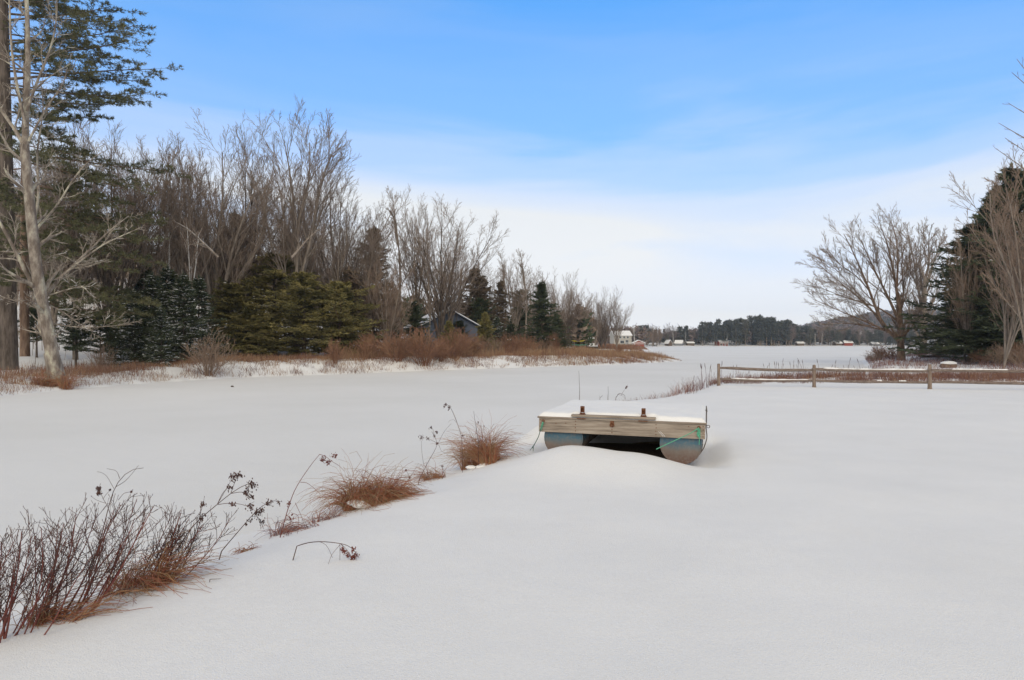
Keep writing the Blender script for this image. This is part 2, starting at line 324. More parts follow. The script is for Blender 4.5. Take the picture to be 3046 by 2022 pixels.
# ------------------------------------------------------------------ branching plants
UP = np.array([0, 0, 1.0])
def spawn(rg, P_, r, n, t0, t1, ang, ratio, trop, wob, K, rr=0.62, rend=0.3, minr=0.004, taper=0.55, len0=None, angv=0.25, maxlen=None, away=None):
    """n children on each parent polyline of P_ (m,k,3): returns their polylines and radii"""
    m, k = P_.shape[:2]
    plen = np.linalg.norm(np.diff(P_, axis=1), axis=2).sum(1) if len0 is None else np.full(m, len0)
    t = t0 + (t1 - t0) * ((np.arange(n)[None] + rg.random((m, n))) / n)
    f = t * (k - 1); i = np.clip(f.astype(int), 0, k - 2); fr = (f - i)[..., None]
    mi = np.arange(m)[:, None]
    a = P_[mi, i]; b = P_[mi, i + 1]; p = a + (b - a) * fr; d = nrm(b - a)
    pr = r[mi, i] * (1 - fr[..., 0]) + r[mi, i + 1] * fr[..., 0]
    phi = (np.arange(n)[None] * 2.4 + rg.random((m, 1)) * 6.28 + rg.normal(0, 0.5, (m, n)))[..., None]
    ref = nrm(np.cross(d, rg.normal(size=3) * 0 + np.array([0.31, 0.52, 0.12]))); w = np.cross(d, ref)
    an = (ang * (1 + angv * rg.normal(size=(m, n))))[..., None]
    cd = nrm(d * np.cos(an) + (ref * np.cos(phi) + w * np.sin(phi)) * np.sin(an))
    ln = plen[:, None] * ratio * (1 - taper * t) * (0.7 + 0.6 * rg.random((m, n)))
    if maxlen: ln = np.minimum(ln, maxlen * (0.7 + 0.3 * rg.random(ln.shape)))
    p = p.reshape(-1, 3); cd = cd.reshape(-1, 3); ln = ln.ravel()
    out = np.empty((len(p), K, 3)); out[:, 0] = p
    for s in range(1, K):
        cd = nrm(cd + rg.normal(0, wob, cd.shape) + UP * trop)
        out[:, s] = out[:, s - 1] + cd * (ln / (K - 1))[:, None]
    r0 = np.maximum(pr.ravel() * rr, minr)
    rad_ = r0[:, None] * np.linspace(1, rend, K)[None]; rad_ = np.maximum(rad_, minr * 0.8)
    return out, rad_
def stem_lines(lines, K=9):
    """resample polylines [(pts, r0, r1)] to K points"""
    A = []; Rr = []
    for pts, r0, r1 in lines:
        pts = np.array(pts, float)
        # smooth interpolation (Catmull-like by repeated averaging)
        s = np.concatenate([[0], np.cumsum(np.linalg.norm(np.diff(pts, axis=0), axis=1))]); s /= s[-1]
        t = np.linspace(0, 1, K); q_ = np.stack([np.interp(t, s, pts[:, c]) for c in range(3)], -1)
        q_[1:-1] = (q_[:-2] + 2 * q_[1:-1] + q_[2:]) / 4
        A.append(q_); Rr.append(r0 + (r1 - r0) * t ** 0.8)
    return np.array(A), np.array(Rr)
def bare_tree(name, seed, stems, levels, trunk_mat, twig_mat, loc=(0, 0, 0), side0=8, trunk_levels=1, snow=0.0):
    """stems: (P,r) arrays.  levels: list of spawn kwargs.  Parts: trunk (the stems and limbs) and crown (the twigs)"""
    rg = np.random.default_rng(seed)
    root = empty(name, loc)
    tr = MB(); cr = MB(); sn = MB()
    P_, r = stems; tubes(tr, P_, r, side0)
    # root flare
    for lv, kw in enumerate(levels):
        kw = dict(kw); 
        P_, r = spawn(rg, P_, r, **kw)
        tubes(tr if lv < trunk_levels else cr, P_, r, 5 if lv < trunk_levels else 3)
        if snow and lv < trunk_levels + 1:
            sel = rg.random(len(P_)) < snow
            Q = P_[sel].copy(); q_ = r[sel]
            d = nrm(Q[:, -1] - Q[:, 0]); flat = np.abs(d[:, 2]) < 0.75; Q = Q[flat]; q_ = q_[flat]
            if len(Q): Q[..., 2] += q_ * 0.75; tubes(sn, Q[:, :-1], q_[:, :-1] * 0.75 + 0.004, 4)
    tr.build('trunk', trunk_mat, root, smooth=True); cr.build('crown', twig_mat, root)
    if sn.n: sn.build('snow_on_limbs', M['cap'], root)
    return root
def vase(seed, h, n, spread, r0, bend=0.5, K=9, low=0.12):
    """n ascending stems from one base opening into a fan"""
    rg = np.random.default_rng(seed); L_ = []
    for i in range(n):
        a = i * 6.283 / n + rg.random() * 1.2; s = spread * (0.35 + 0.65 * rg.random()) if i else spread * 0.1
        hh = h * (1 - 0.25 * rg.random() * (i > 0)); dx, dy = math.cos(a) * s, math.sin(a) * s
        f0 = low * (0.6 + 0.8 * rg.random()) if i else 0
        pts = [(0, 0, hh * f0)] if i else [(0, 0, -0.4)]
        for t in (0.25, 0.5, 0.75, 1.0):
            e = t ** (1 + bend * 0.6)
            pts.append((dx * (0.55 * t + 0.45 * e) + rg.normal() * 0.02 * h * t, dy * (0.55 * t + 0.45 * e) + rg.normal() * 0.02 * h * t, hh * (f0 + (1 - f0) * t)))
        L_.append((pts, r0 if i == 0 else r0 * (0.62 + 0.25 * rg.random()), 0.03))
    return stem_lines(L_, K)
LV = [dict(n=11, t0=0.16, t1=0.98, ang=0.44, ratio=0.50, taper=0.55, trop=0.045, wob=0.04, K=7, rr=0.5, minr=0.024, rend=0.3),
      dict(n=8, t0=0.12, t1=1.0, ang=0.42, ratio=0.48, taper=0.55, trop=0.035, wob=0.045, K=5, rr=0.5, minr=0.016),
      dict(n=5, t0=0.12, t1=1.0, ang=0.42, ratio=0.50, taper=0.5, trop=0.02, wob=0.06, K=4, rr=0.6, minr=0.0115),
      dict(n=3, t0=0.2, t1=1.0, ang=0.45, ratio=0.55, trop=0.01, wob=0.06, K=3, rr=0.7, minr=0.009)]
def lv(scale=1.0, **over):
    o_ = [dict(d) for d in LV]
    for d in o_: d['minr'] *= scale
    for k_, v in over.items():
        i_, key = int(k_[1]), k_[3:]; o_[i_][key] = v
    return o_
# ------------------------------------------------------------------ conifers
def sprays(mb, rg, p, d, size, n, spread, width=0.3, mi=0):
    """n slim triangles at every point p fanning about direction d"""
    m = len(p); p = np.repeat(p, n, 0); d = np.repeat(d, n, 0)
    d = nrm(d + rg.normal(0, spread, d.shape)); s = (size * (0.55 + 0.8 * rg.random(len(p))))[:, None]
    side = nrm(np.cross(d, rg.normal(size=d.shape)))
    p = p + rg.normal(0, 0.12, p.shape) * s
    V = np.stack([p - side * s * width * 0.5, p + side * s * width * 0.5, p + d * s], 1).reshape(-1, 3)
    mb.add(V, np.arange(len(V)).reshape(-1, 3), mi)
def conifer(name, seed, h, rbase, z0, nl, needle, bark, trunk_r, droop=-0.05, rise=0.15, size=0.22, nb_=9, q=5, ns=3, spread=0.45, shape=0.85, snow=0.0, wob=0.05, hole=0.0, loc=(0, 0, 0), width=0.3, irregular=0.25, minr=0.012):
    rg = np.random.default_rng(seed); root = empty(name, loc)
    tr = MB(); cr = MB(); sn = MB()
    zz = np.linspace(-0.3, h, 12); tx = np.cumsum(rg.normal(0, 0.012 * h / 12, (12, 2)), 0) * 1.0
    TP = np.stack([tx[:, 0], tx[:, 1], zz], -1); tubes(tr, TP[None], (trunk_r * (1 - 0.93 * np.clip(zz / h, 0, 1)))[None], 10)
    t = (np.arange(nl) + rg.random(nl)) / nl; t = t ** 1.0
    z = z0 + (h * 0.985 - z0) * t
    a = np.arange(nl) * 2.399 + rg.normal(0, 0.4, nl)
    prof = (1 - t) ** shape * np.minimum(1, 0.7 + t * 3)
    ln = (rbase * prof + 0.04 * h * 0.3) * (1 + irregular * rg.normal(size=nl)); ln = np.clip(ln, 0.12, rbase * 1.35)
    if hole: ln *= np.where(rg.random(nl) < hole, 0.35, 1)
    d = np.stack([np.cos(a), np.sin(a), rise + 0.35 * t + rg.normal(0, 0.08, nl)], -1); d = nrm(d)
    K = 6; P_ = np.empty((nl, K, 3)); P_[:, 0] = np.stack([np.interp(z, zz, TP[:, 0]), np.interp(z, zz, TP[:, 1]), z], -1)
    for s in range(1, K):
        d = nrm(d + UP * droop * (1 if s < 4 else -1.0) + rg.normal(0, wob, d.shape)); P_[:, s] = P_[:, s - 1] + d * (ln / (K - 1))[:, None]
    r = np.maximum(trunk_r * 0.22 * (ln / rbase), minr)[:, None] * np.linspace(1, 0.3, K)[None]
    tubes(tr, P_, r, 4)
    # flat side branchlets
    tt = (np.arange(nb_)[None] + rg.random((nl, nb_))) / nb_ * 0.88 + 0.12
    f = tt * (K - 1); i = np.clip(f.astype(int), 0, K - 2); fr = (f - i)[..., None]; mi = np.arange(nl)[:, None]
    A = P_[mi, i]; Bp = P_[mi, i + 1]; p = A + (Bp - A) * fr; dd = nrm(Bp - A)
    sgn = np.where((np.arange(nb_) % 2)[None, :, None] == 0, 1, -1)
    side = nrm(np.cross(dd, UP)) * sgn
    bd = nrm(dd * 0.75 + side * (0.5 + 0.5 * rg.random((nl, nb_, 1))) + UP * rg.normal(0, 0.10, (nl, nb_, 1)) - UP * 0.05)
    bl = (ln[:, None] * 0.42 * (1.05 - 0.7 * tt) + size * 0.6) * (0.7 + 0.5 * rg.random((nl, nb_)))
    u = (np.arange(q) + 0.5) / q
    pts = p[:, :, None] + bd[:, :, None] * (bl[..., None, None] * u[None, None, :, None]) ; pts[..., 2] -= 0.10 * bl[..., None] * (u ** 2)
    dirs = np.broadcast_to(bd[:, :, None], pts.shape)
    e = p + bd * bl[..., None]; e[..., 2] -= 0.1 * bl
    tubes(tr, np.stack([p, e], 2).reshape(-1, 2, 3), np.tile(np.array([[minr * 0.8, minr * 0.5]]), (nl * nb_, 1)), 3)
    sprays(cr, rg, pts.reshape(-1, 3), dirs.reshape(-1, 3), size, ns, spread, width)
    sprays(cr, rg, P_[:, -1], d, size * 1.2, ns * 2, spread, width)
    sprays(cr, rg, TP[-1:], UP[None], size * 1.4, 8, 0.25, width * 0.7)
    tr.build('trunk', bark, root, smooth=True); cr.build('crown', needle, root)
    if snow:
        sel = rg.random((nl, nb_)) < snow
        sp = (p + bd * bl[..., None] * (0.25 + 0.6 * rg.random((nl, nb_, 1))))[sel]; sdir = bd[sel]
        L2 = (0.10 + 0.16 * rg.random(len(sp)))[:, None] * (size / 0.2)
        sd_ = nrm(np.cross(sdir, UP)); sp[:, 2] += size * 0.15
        Q = np.stack([sp - sdir * L2, sp - sdir * L2 * 0.3 + sd_ * L2 * 0.35, sp + sdir * L2, sp - sdir * L2 * 0.2 - sd_ * L2 * 0.35, sp + UP * 0.25 * L2], 1)
        idx = np.arange(len(sp))[:, None] * 5
        Fs = np.concatenate([idx + np.array([[a_, b_, 4]]) for a_, b_ in ((0, 3), (3, 2), (2, 1), (1, 0))]); sn.add(Q, Fs)
        sn.build('snow_on_boughs', M['cap'], root, smooth=True)
    return root
# ------------------------------------------------------------------ blades and brush
def blades(mb, rg, p, h, w, lean=0.3, bend=0.4, K=3, mi=0, bias=(0, 0)):
    n = len(p); a = rg.random(n) * 6.283; h = np.broadcast_to(h, n) * (0.5 + 0.7 * rg.random(n))
    d = np.stack([np.cos(a) * lean * rg.random(n) * 1.5 + bias[0], np.sin(a) * lean * rg.random(n) * 1.5 + bias[1], np.ones(n)], -1); d = nrm(d)
    side = nrm(np.cross(d, np.stack([np.cos(a * 3.1), np.sin(a * 3.1), 0 * a], -1)))
    # face roughly any way: random horizontal side
    side = np.stack([np.cos(a * 7.7), np.sin(a * 7.7), 0 * a], -1)
    Pp = np.empty((n, K, 3)); Pp[:, 0] = p
    bdv = np.stack([d[:, 0], d[:, 1], -0.35 * np.ones(n)], -1) * bend
    for s in range(1, K):
        Pp[:, s] = Pp[:, s - 1] + d * (h / (K - 1))[:, None]; d = nrm(d + bdv * rg.random((n, 1)) + rg.normal(0, 0.08, d.shape))
    wd_ = np.broadcast_to(w, n)[:, None, None] * np.linspace(1, 0.35, K)[None, :, None] * 0.5
    V = np.stack([Pp - side[:, None] * wd_, Pp + side[:, None] * wd_], 2).reshape(-1, 3)
    b = (np.arange(n) * K * 2)[:, None]; i = (np.arange(K - 1) * 2)[None]
    F = np.stack([b + i, b + i + 1, b + i + 3, b + i + 2], -1).reshape(-1, 4); mb.add(V, F, mi)
    return Pp
def shrub(name, seed, h, spread, nst, mat_, levels=3, minr=0.007, lean=0.5, loc=(0, 0, 0), r0=0.02, base=0.25, trop=0.10, ratio=0.55, bias=(0, 0), snowy=False):
    rg = np.random.default_rng(seed); root = empty(name, loc); L_ = []
    for i in range(nst):
        a = rg.random() * 6.283; s = rg.random() ** 0.7; b0 = base * spread * rg.random()
        pts = [(math.cos(a) * b0, math.sin(a) * b0, -0.15)]
        hh = h * (0.55 + 0.45 * rg.random()) * (1 - 0.3 * s)
        for t in (0.33, 0.66, 1.0):
            pts.append((math.cos(a) * (b0 + spread * s * t * (0.8 + 0.2 * t)) + rg.normal() * 0.03 * h + bias[0] * hh * t * t, math.sin(a) * (b0 + spread * s * t) + rg.normal() * 0.03 * h + bias[1] * hh * t * t, hh * t))
        L_.append((pts, r0, minr))
    P_, r = stem_lines(L_, 6); st = MB(); tw = MB(); tubes(st, P_, r, 4)
    kw = dict(n=6, t0=0.2, t1=0.98, ang=0.5, ratio=ratio, trop=trop, wob=0.12, K=4, rr=0.6, minr=minr)
    for l in range(levels - 1):
        P_, r = spawn(rg, P_, r, **kw); tubes(tw, P_, r, 3); kw['n'] = 4; kw['K'] = 3; kw['minr'] = minr * 0.8
    st.build('stems', mat_, root); tw.build('twigs', mat_, root)
    return root

# ================================================================== THE RAFT
def wood_mat(name, c1, c2, c3, axis=(0.6, 9, 9)):
    m = mat(name, c1, c2, 3.0, bump=0.6, bscale=9, stretch=axis, c3=c3, contrast=(0.32, 0.7), detail=7, bdist=0.004)
    return m
M['plank'] = wood_mat('weathered_plank', (0.17, 0.135, 0.105), (0.31, 0.255, 0.205), (0.42, 0.36, 0.30))
M['plank_dk'] = wood_mat('deck_edge', (0.12, 0.095, 0.07), (0.24, 0.19, 0.15), (0.33, 0.28, 0.23))
M['rail'] = wood_mat('split_rail_wood', (0.11, 0.082, 0.068), (0.19, 0.145, 0.12), (0.30, 0.245, 0.205))
M['post'] = mat('split_post_wood', (0.13, 0.09, 0.07), (0.22, 0.165, 0.13), 4, bump=0.7, bscale=12, stretch=(5, 5, 0.6), c3=(0.32, 0.25, 0.2), contrast=(0.3, 0.7), bdist=0.01)
def drum_mat():
    m = bpy.data.materials.new('drum_paint'); m.use_nodes = True; t = m.node_tree; b = t.nodes['Principled BSDF']
    b.inputs['Roughness'].default_value = 0.6
    tcn = N(t, 'ShaderNodeTexCoord'); s = N(t, 'ShaderNodeSeparateXYZ'); t.links.new(tcn.outputs['Object'], s.inputs[0])
    n = N(t, 'ShaderNodeTexNoise'); n.inputs['Scale'].default_value = 6; n.inputs['Detail'].default_value = 5; t.links.new(tcn.outputs['Object'], n.inputs['Vector'])
    ma = N(t, 'ShaderNodeMath', operation='MULTIPLY_ADD'); t.links.new(n.outputs['Fac'], ma.inputs[0]); ma.inputs[1].default_value = 0.16; t.links.new(s.outputs['Z'], ma.inputs[2])
    mr = N(t, 'ShaderNodeMapRange'); mr.inputs['From Min'].default_value = -0.36; mr.inputs['From Max'].default_value = 0.40; t.links.new(ma.outputs[0], mr.inputs[0])
    r = ramp(t, [(0.0, (0.07, 0.025, 0.018)), (0.20, (0.12, 0.062, 0.045)), (0.44, (0.17, 0.135, 0.115)), (0.53, (0.11, 0.14, 0.155)), (0.60, (0.05, 0.125, 0.175)), (1.0, (0.07, 0.115, 0.15))])
    t.links.new(mr.outputs[0], r.inputs[0])
    n3 = N(t, 'ShaderNodeTexNoise'); n3.inputs['Scale'].default_value = 25; n3.inputs['Detail'].default_value = 6; t.links.new(tcn.outputs['Object'], n3.inputs['Vector'])
    r3 = ramp(t, [(0.45, 0.0), (0.75, 0.55)]); t.links.new(n3.outputs['Fac'], r3.inputs[0])
    mx = N(t, 'ShaderNodeMixRGB'); t.links.new(r3.outputs[0], mx.inputs[0]); t.links.new(r.outputs[0], mx.inputs[1]); mx.inputs[2].default_value = (0.20, 0.175, 0.155, 1)
    t.links.new(mx.outputs[0], b.inputs['Base Color'])
    return m
M['drum'] = drum_mat()
# local frame: x along the front from left (0) to right (RW), y away, z up; deck surface at z = DZ
DZ = 0.70
rl = RF + RL * RW
raft = empty('swim_raft', (rl.x, rl.y, 0.0), math.atan2(-RL.y, -RL.x), 'weathered wooden swim raft on blue barrel floats, its deck under snow', 'raft')
raft.rotation_euler = Euler((R(-0.5), R(0.55), math.atan2(-RL.y, -RL.x)))
raft.location.z = 0.028
def fascia(y0, name='fascia_board'):
    m_ = MB(); m_.box((RW / 2, y0, DZ - 0.03 - 0.118), (RW, 0.04, 0.235)); return m_.build(name, M['plank'], raft, bevel=0.004)
ff = fascia(0.02); tag(ff, 'front fascia board with rusty stains and nail heads')
fascia(RD - 0.02)
for x0 in (0.02, RW - 0.02):
    m_ = MB(); m_.box((x0, RD / 2, DZ - 0.03 - 0.112), (0.038, RD - 0.084, 0.222)); m_.build('side_board', M['plank'], raft)
for x0 in (0.7, 1.38, 2.06):
    m_ = MB(); m_.box((x0, RD / 2, DZ - 0.03 - 0.10), (0.04, RD - 0.1, 0.19)); m_.build('joist', M['plank_dk'], raft)
nb2 = 20; bw = RD / nb2
for i in range(nb2):
    m_ = MB(); m_.box((RW / 2, -0.02 + bw * (i + 0.5), DZ - 0.014), (RW + 0.05, bw - 0.006, 0.028)); m_.build('deck_board', M['plank_dk'], raft, bevel=0.003)
nl_ = MB()
for cx_ in (0.035, 0.64, 1.26, 1.98, RW - 0.035):
    for k in range(4):
        z = DZ - 0.06 - k * 0.055
        nl_.tube([(cx_ + random.uniform(-.006, .006), 0.004, z), (cx_ + 0.0, -0.005, z)], 0.0085, 6)
for (a, b) in ((0.47, DZ - 0.10), (0.30, DZ - 0.11), (2.5, DZ - 0.07)): nl_.tube([(a, 0.004, b), (a, -0.003, b)], 0.009, 6)
nl_.build('nail_heads', M['rust'], raft)
# snow on the deck: rounded sheet with a soft edge
def snow_sheet(x0, x1, y0, y1, z, th, seed, nx=90, ny=90, hole=None):
    X, Y = np.meshgrid(np.linspace(0, 1, nx), np.linspace(0, 1, ny)); x = x0 + (x1 - x0) * X; y = y0 + (y1 - y0) * Y
    wob = 0.008 * fbm(x * 9, y * 9, seed, 2)
    e = np.minimum.reduce([x - x0, x1 - x, (y - y0), y1 - y]); 
    zz = z + th * np.clip(1 - (1 - np.clip(e / 0.10, 0, 1)) ** 2.2, 0, 1) * (1 + 0.30 * fbm(x * 1.6, y * 1.6, seed, 3) + 0.16 * fbm(x * 5, y * 5, seed + 3, 2)) + 0.003
    if hole is not None: zz = hole(x, y, zz)
    V = np.stack([x, y + np.where(Y < 0.02, wob, 0), zz], -1).reshape(-1, 3)
    ii, jj = np.meshgrid(np.arange(ny - 1), np.arange(nx - 1), indexing='ij'); q = (ii * nx + jj).ravel()
    m_ = MB(); m_.add(V, np.stack([q, q + 1, q + nx + 1, q + nx], -1))
    # skirt down to the deck
    s = np.concatenate([np.arange(nx), np.arange(1, ny) * nx + nx - 1, (ny - 1) * nx + np.arange(nx - 2, -1, -1), np.arange(ny - 2, 0, -1) * nx])
    top = V[s]; bot = top.copy(); bot[:, 2] = z - 0.001; k = len(s); i = np.arange(k); j = (i + 1) % k
    m_.add(np.concatenate([top, bot]), np.stack([i, i + k, j + k, j], -1))
    return m_
def ladder_hole(x, y, zz):   # thinner snow over the hatch board, small hollows round the brackets
    f = np.exp(-((x - 0.745) ** 2 + (y - 0.09) ** 2) / 0.004) + np.exp(-((x - 1.77) ** 2 + (y - 0.09) ** 2) / 0.004)
    f = np.clip(f, 0, 1)
    b = sstep(0.54, 0.60, x) * sstep(2.00, 1.94, x); g = b * sstep(0.12, 0.07, y)
    zz = zz * (1 - g) + (DZ + 0.012) * g + b * 0.02 * sstep(0.08, 0.13, y) * sstep(0.5, 0.3, y)
    return zz * (1 - f) + (DZ + 0.034) * f
snow_sheet(-0.01, RW + 0.01, 0.012, RD + 0.0, DZ, 0.075, 4, hole=ladder_hole).build('snow_cap', M['cap'], raft, smooth=True)
# loose board at the front edge, held by two bent strap brackets
m_ = MB(); m_.box((1.27, 0.035, DZ + 0.036), (1.40, 0.14, 0.036)); m_.build('edge_board', M['plank'], raft, bevel=0.004)
for x0 in (0.745, 1.77):
    m_ = MB(); w_ = 0.028
    m_.box((x0 - w_, 0.06, DZ + 0.125), (0.008, 0.05, 0.135)); m_.box((x0 + w_, 0.06, DZ + 0.125), (0.008, 0.05, 0.135))
    m_.box((x0, 0.088, DZ + 0.14), (w_ * 2 + 0.008, 0.006, 0.105)); m_.box((x0, 0.04, DZ + 0.058), (0.10, 0.12, 0.006)); m_.box((x0, 0.057, DZ + 0.17), (w_ * 2 - 0.009, 0.052, 0.012))
    m_.box((x0, -0.026, DZ - 0.008), (0.15, 0.02, 0.012))
    m_.tube([(x0 - 0.045, 0.07, DZ + 0.07), (x0 + 0.045, 0.07, DZ + 0.07)], 0.009, 8)
    br = m_.build('ladder_bracket', M['rust'], raft)
# hasp in the middle of the front
def ring(m_, c, r_, t_, ax='y', n=18, a0=0, a1=6.283):
    pts = []
    for i in range(n + 1):
        a = a0 + (a1 - a0) * i / n
        pts.append((c[0] + math.cos(a) * r_, c[1], c[2] + math.sin(a) * r_) if ax == 'y' else (c[0], c[1] + math.cos(a) * r_, c[2] + math.sin(a) * r_))
    m_.tube(pts, t_, 6, caps=False)
m_ = MB(); m_.box((1.26, -0.004, DZ - 0.065), (0.062, 0.007, 0.07)); ring(m_, (1.26, -0.016, DZ - 0.095), 0.032, 0.009); m_.tube([(1.26, -0.03, DZ - 0.1), (1.26, 0.0, DZ - 0.1)], 0.012, 8)
m_.build('hasp', M['rust'], raft)
for x0, z0 in ((0.085, DZ - 0.075), (RW - 0.10, DZ - 0.075)):
    m_ = MB(); m_.tube([(x0, 0.0, z0), (x0, -0.035, z0)], 0.009, 8); ring(m_, (x0, -0.04, z0), 0.022, 0.007); m_.build('eye_bolt', M['rust'], raft)
m_ = MB(); ring(m_, (RW + 0.045, 0.03, DZ - 0.06), 0.022, 0.006, n=14, a0=-2.6, a1=2.6); m_.tube([(RW, 0.03, DZ - 0.05), (RW + 0.03, 0.03, DZ - 0.05)], 0.006, 6); m_.build('side_hook', M['iron'], raft)
m_ = MB(); m_.tube([(RW + 0.012, 0.05, DZ - 0.1), (RW + 0.012, 0.05, DZ + 0.27)], 0.008, 8); m_.box((RW + 0.012, 0.05, DZ + 0.20), (0.035, 0.012, 0.012)); m_.tube([(RW + 0.012, 0.05, DZ + 0.17), (RW + 0.03, 0.05, DZ + 0.18)], 0.006, 6)
m_.build('corner_rod', M['iron'], raft)
# floats: two rows of steel drums, ends to the front
def drum():
    r_ = 0.335; Ln = 0.90; n = 40; prof = [(0.0, 0.0), (0.012, r_ * 0.5), (0.014, r_ * 0.55), (0.02, r_ - 0.03), (0.02, r_ - 0.016), (-0.004, r_ - 0.010), (-0.004, r_ + 0.003), (0.012, r_ + 0.003), (0.02, r_ - 0.006)]
    for c in (0.30, 0.60): prof += [(c - 0.03, r_ - 0.006), (c - 0.012, r_ + 0.006), (c + 0.012, r_ + 0.006), (c + 0.03, r_ - 0.006)]
    prof += [(Ln - 0.02, r_ - 0.006), (Ln - 0.01, r_ + 0.003), (Ln, r_ + 0.003), (Ln, r_ - 0.012), (Ln - 0.02, r_ - 0.02), (Ln - 0.02, 0.0)]
    a = np.arange(n) * 2 * math.pi / n; P_ = np.array(prof)
    V = np.stack([np.cos(a)[None] * P_[:, 1:2], np.broadcast_to(P_[:, :1], (len(P_), n)), np.sin(a)[None] * P_[:, 1:2]], -1).reshape(-1, 3)
    i, j = np.meshgrid(np.arange(len(P_) - 1), np.arange(n), indexing='ij'); j2 = (j + 1) % n
    m_ = MB(); m_.add(V, np.stack([i * n + j, i * n + n + j, i * n + n + j2, i * n + j2], -1).reshape(-1, 4)); return m_
first = None
for x0 in (0.42, RW - 0.385):
    for k in range(3):
        if first is None: first = o = drum().build('float_drum', M['drum'], raft, smooth=True)
        else:
            o = first.copy(); COL.objects.link(o)
        o.location = (x0, 0.06 + k * 0.93, DZ - 0.03 - 0.335 + (0.02 if k else 0)); o.parent = raft
# straps that carry the drums
for x0 in (0.42, RW - 0.385):
    m_ = MB()
    for yy_ in (0.22, 0.75):
        pts = [(x0 + 0.345 * math.cos(a), yy_, DZ - 0.365 + 0.345 * math.sin(a)) for a in np.linspace(math.pi, 2 * math.pi, 16)]
        m_.tube(pts, 0.006, 5)
    m_.build('strap', M['iron'], raft)
def rope(name, pts, mat_, r_=0.006, tails=()):
    m_ = MB(); 
    P_, rr_ = stem_lines([(pts, r_, r_)], 14); tubes(m_, P_, rr_, 6)
    for t_ in tails: m_.tube(t_, r_ * 0.9, 5)
    return m_.build(name, mat_, raft)
x0 = 0.085; z0 = DZ - 0.075
rope('tether_rope', [(x0, -0.045, z0), (x0 - 0.03, -0.06, z0 - 0.12), (x0 - 0.07, -0.1, z0 - 0.28), (x0 - 0.16, -0.14, z0 - 0.46)], M['rope_dark'], 0.007, [[(x0 - 0.13, -0.13, z0 - 0.40), (x0 - 0.20, -0.15, z0 - 0.50)], [(x0 - 0.14, -0.13, z0 - 0.40), (x0 - 0.14, -0.17, z0 - 0.51)]])
m_ = MB()
for k in range(7): m_.tube([(x0 - 0.015 - k * 0.006, -0.05, z0 - 0.02 - k * 0.02), (x0 + 0.012 - k * 0.006, -0.06, z0 - 0.035 - k * 0.02)], 0.009, 6)
m_.build('rope_knot', M['rope'], raft)
x0 = RW - 0.10
rope('tether_rope', [(x0, -0.045, z0), (x0 - 0.12, -0.07, z0 - 0.09), (x0 - 0.42, -0.13, z0 - 0.24), (x0 - 0.66, -0.2, z0 - 0.36)], M['rope'], 0.007)
m_ = MB()
for k in range(8): m_.tube([(x0 - 0.022 + random.uniform(-.012, .012), -0.05, z0 - 0.015 - k * 0.018), (x0 + 0.022, -0.06, z0 - 0.03 - k * 0.018)], 0.009, 6)
m_.tube([(x0, -0.055, z0 - 0.1), (x0 + 0.01, -0.06, z0 - 0.2), (x0 + 0.006, -0.06, z0 - 0.27)], 0.006, 5)
m_.build('rope_knot', M['rope'], raft)
rope('drum_strap', [(RW + 0.012, 0.12, DZ - 0.1), (RW + 0.03, 0.10, DZ - 0.25), (RW - 0.02, 0.10, DZ - 0.42), (RW - 0.14, 0.10, DZ - 0.60)], M['iron'], 0.009)
for k in range(3):
    m_ = MB(); m_.beam((2.02 + 0.03 * k, -0.002, DZ - 0.17), (2.10 + 0.03 * k, -0.002, DZ - 0.255), 0.006, 0.004)
    if k < 2: m_.build('scratch', M['cap'], raft)

# ================================================================== SPLIT RAIL FENCE
fence = empty('split_rail_fence', G(2138, 31.0), 0, 'long two-rail split rail fence with snow lying on its rails, along the shore', 'fence')
fl = fence.location.copy()
posts = [(2138, 31.0, 1.0), (2422, 29.8, 0.98), (2766, 28.4, 1.03), (3200, 27.0, 1.02)]
PT = []
for (px, Y, h) in posts:
    p = G(px, Y) - fl; PT.append((p, h)); m_ = MB()
    rg = np.random.default_rng(px); k = 7; zz = np.array([-0.3, 0.0, 0.1, 0.4, 0.7, h - 0.03, h])
    rx = np.array([.085, .085, .075, .07, .068, .066, .045]) * (1.05 if px > 2700 else 1)
    V = []
    for i in range(k):
        for j in range(8):
            a = j * math.pi / 4 + 0.39; V.append((p.x + math.cos(a) * rx[i] * (1 + rg.normal() * 0.04), p.y + math.sin(a) * rx[i] * (1 + rg.normal() * 0.04), p.z + zz[i]))
    F = [[i * 8 + j, i * 8 + (j + 1) % 8, i * 8 + 8 + (j + 1) % 8, i * 8 + 8 + j] for i in range(k - 1) for j in range(8)]
    m_.add(V, F); m_.add([V[-8 + j] for j in range(8)], [list(range(8))]); m_.build('post', M['post'], fence, smooth=False)
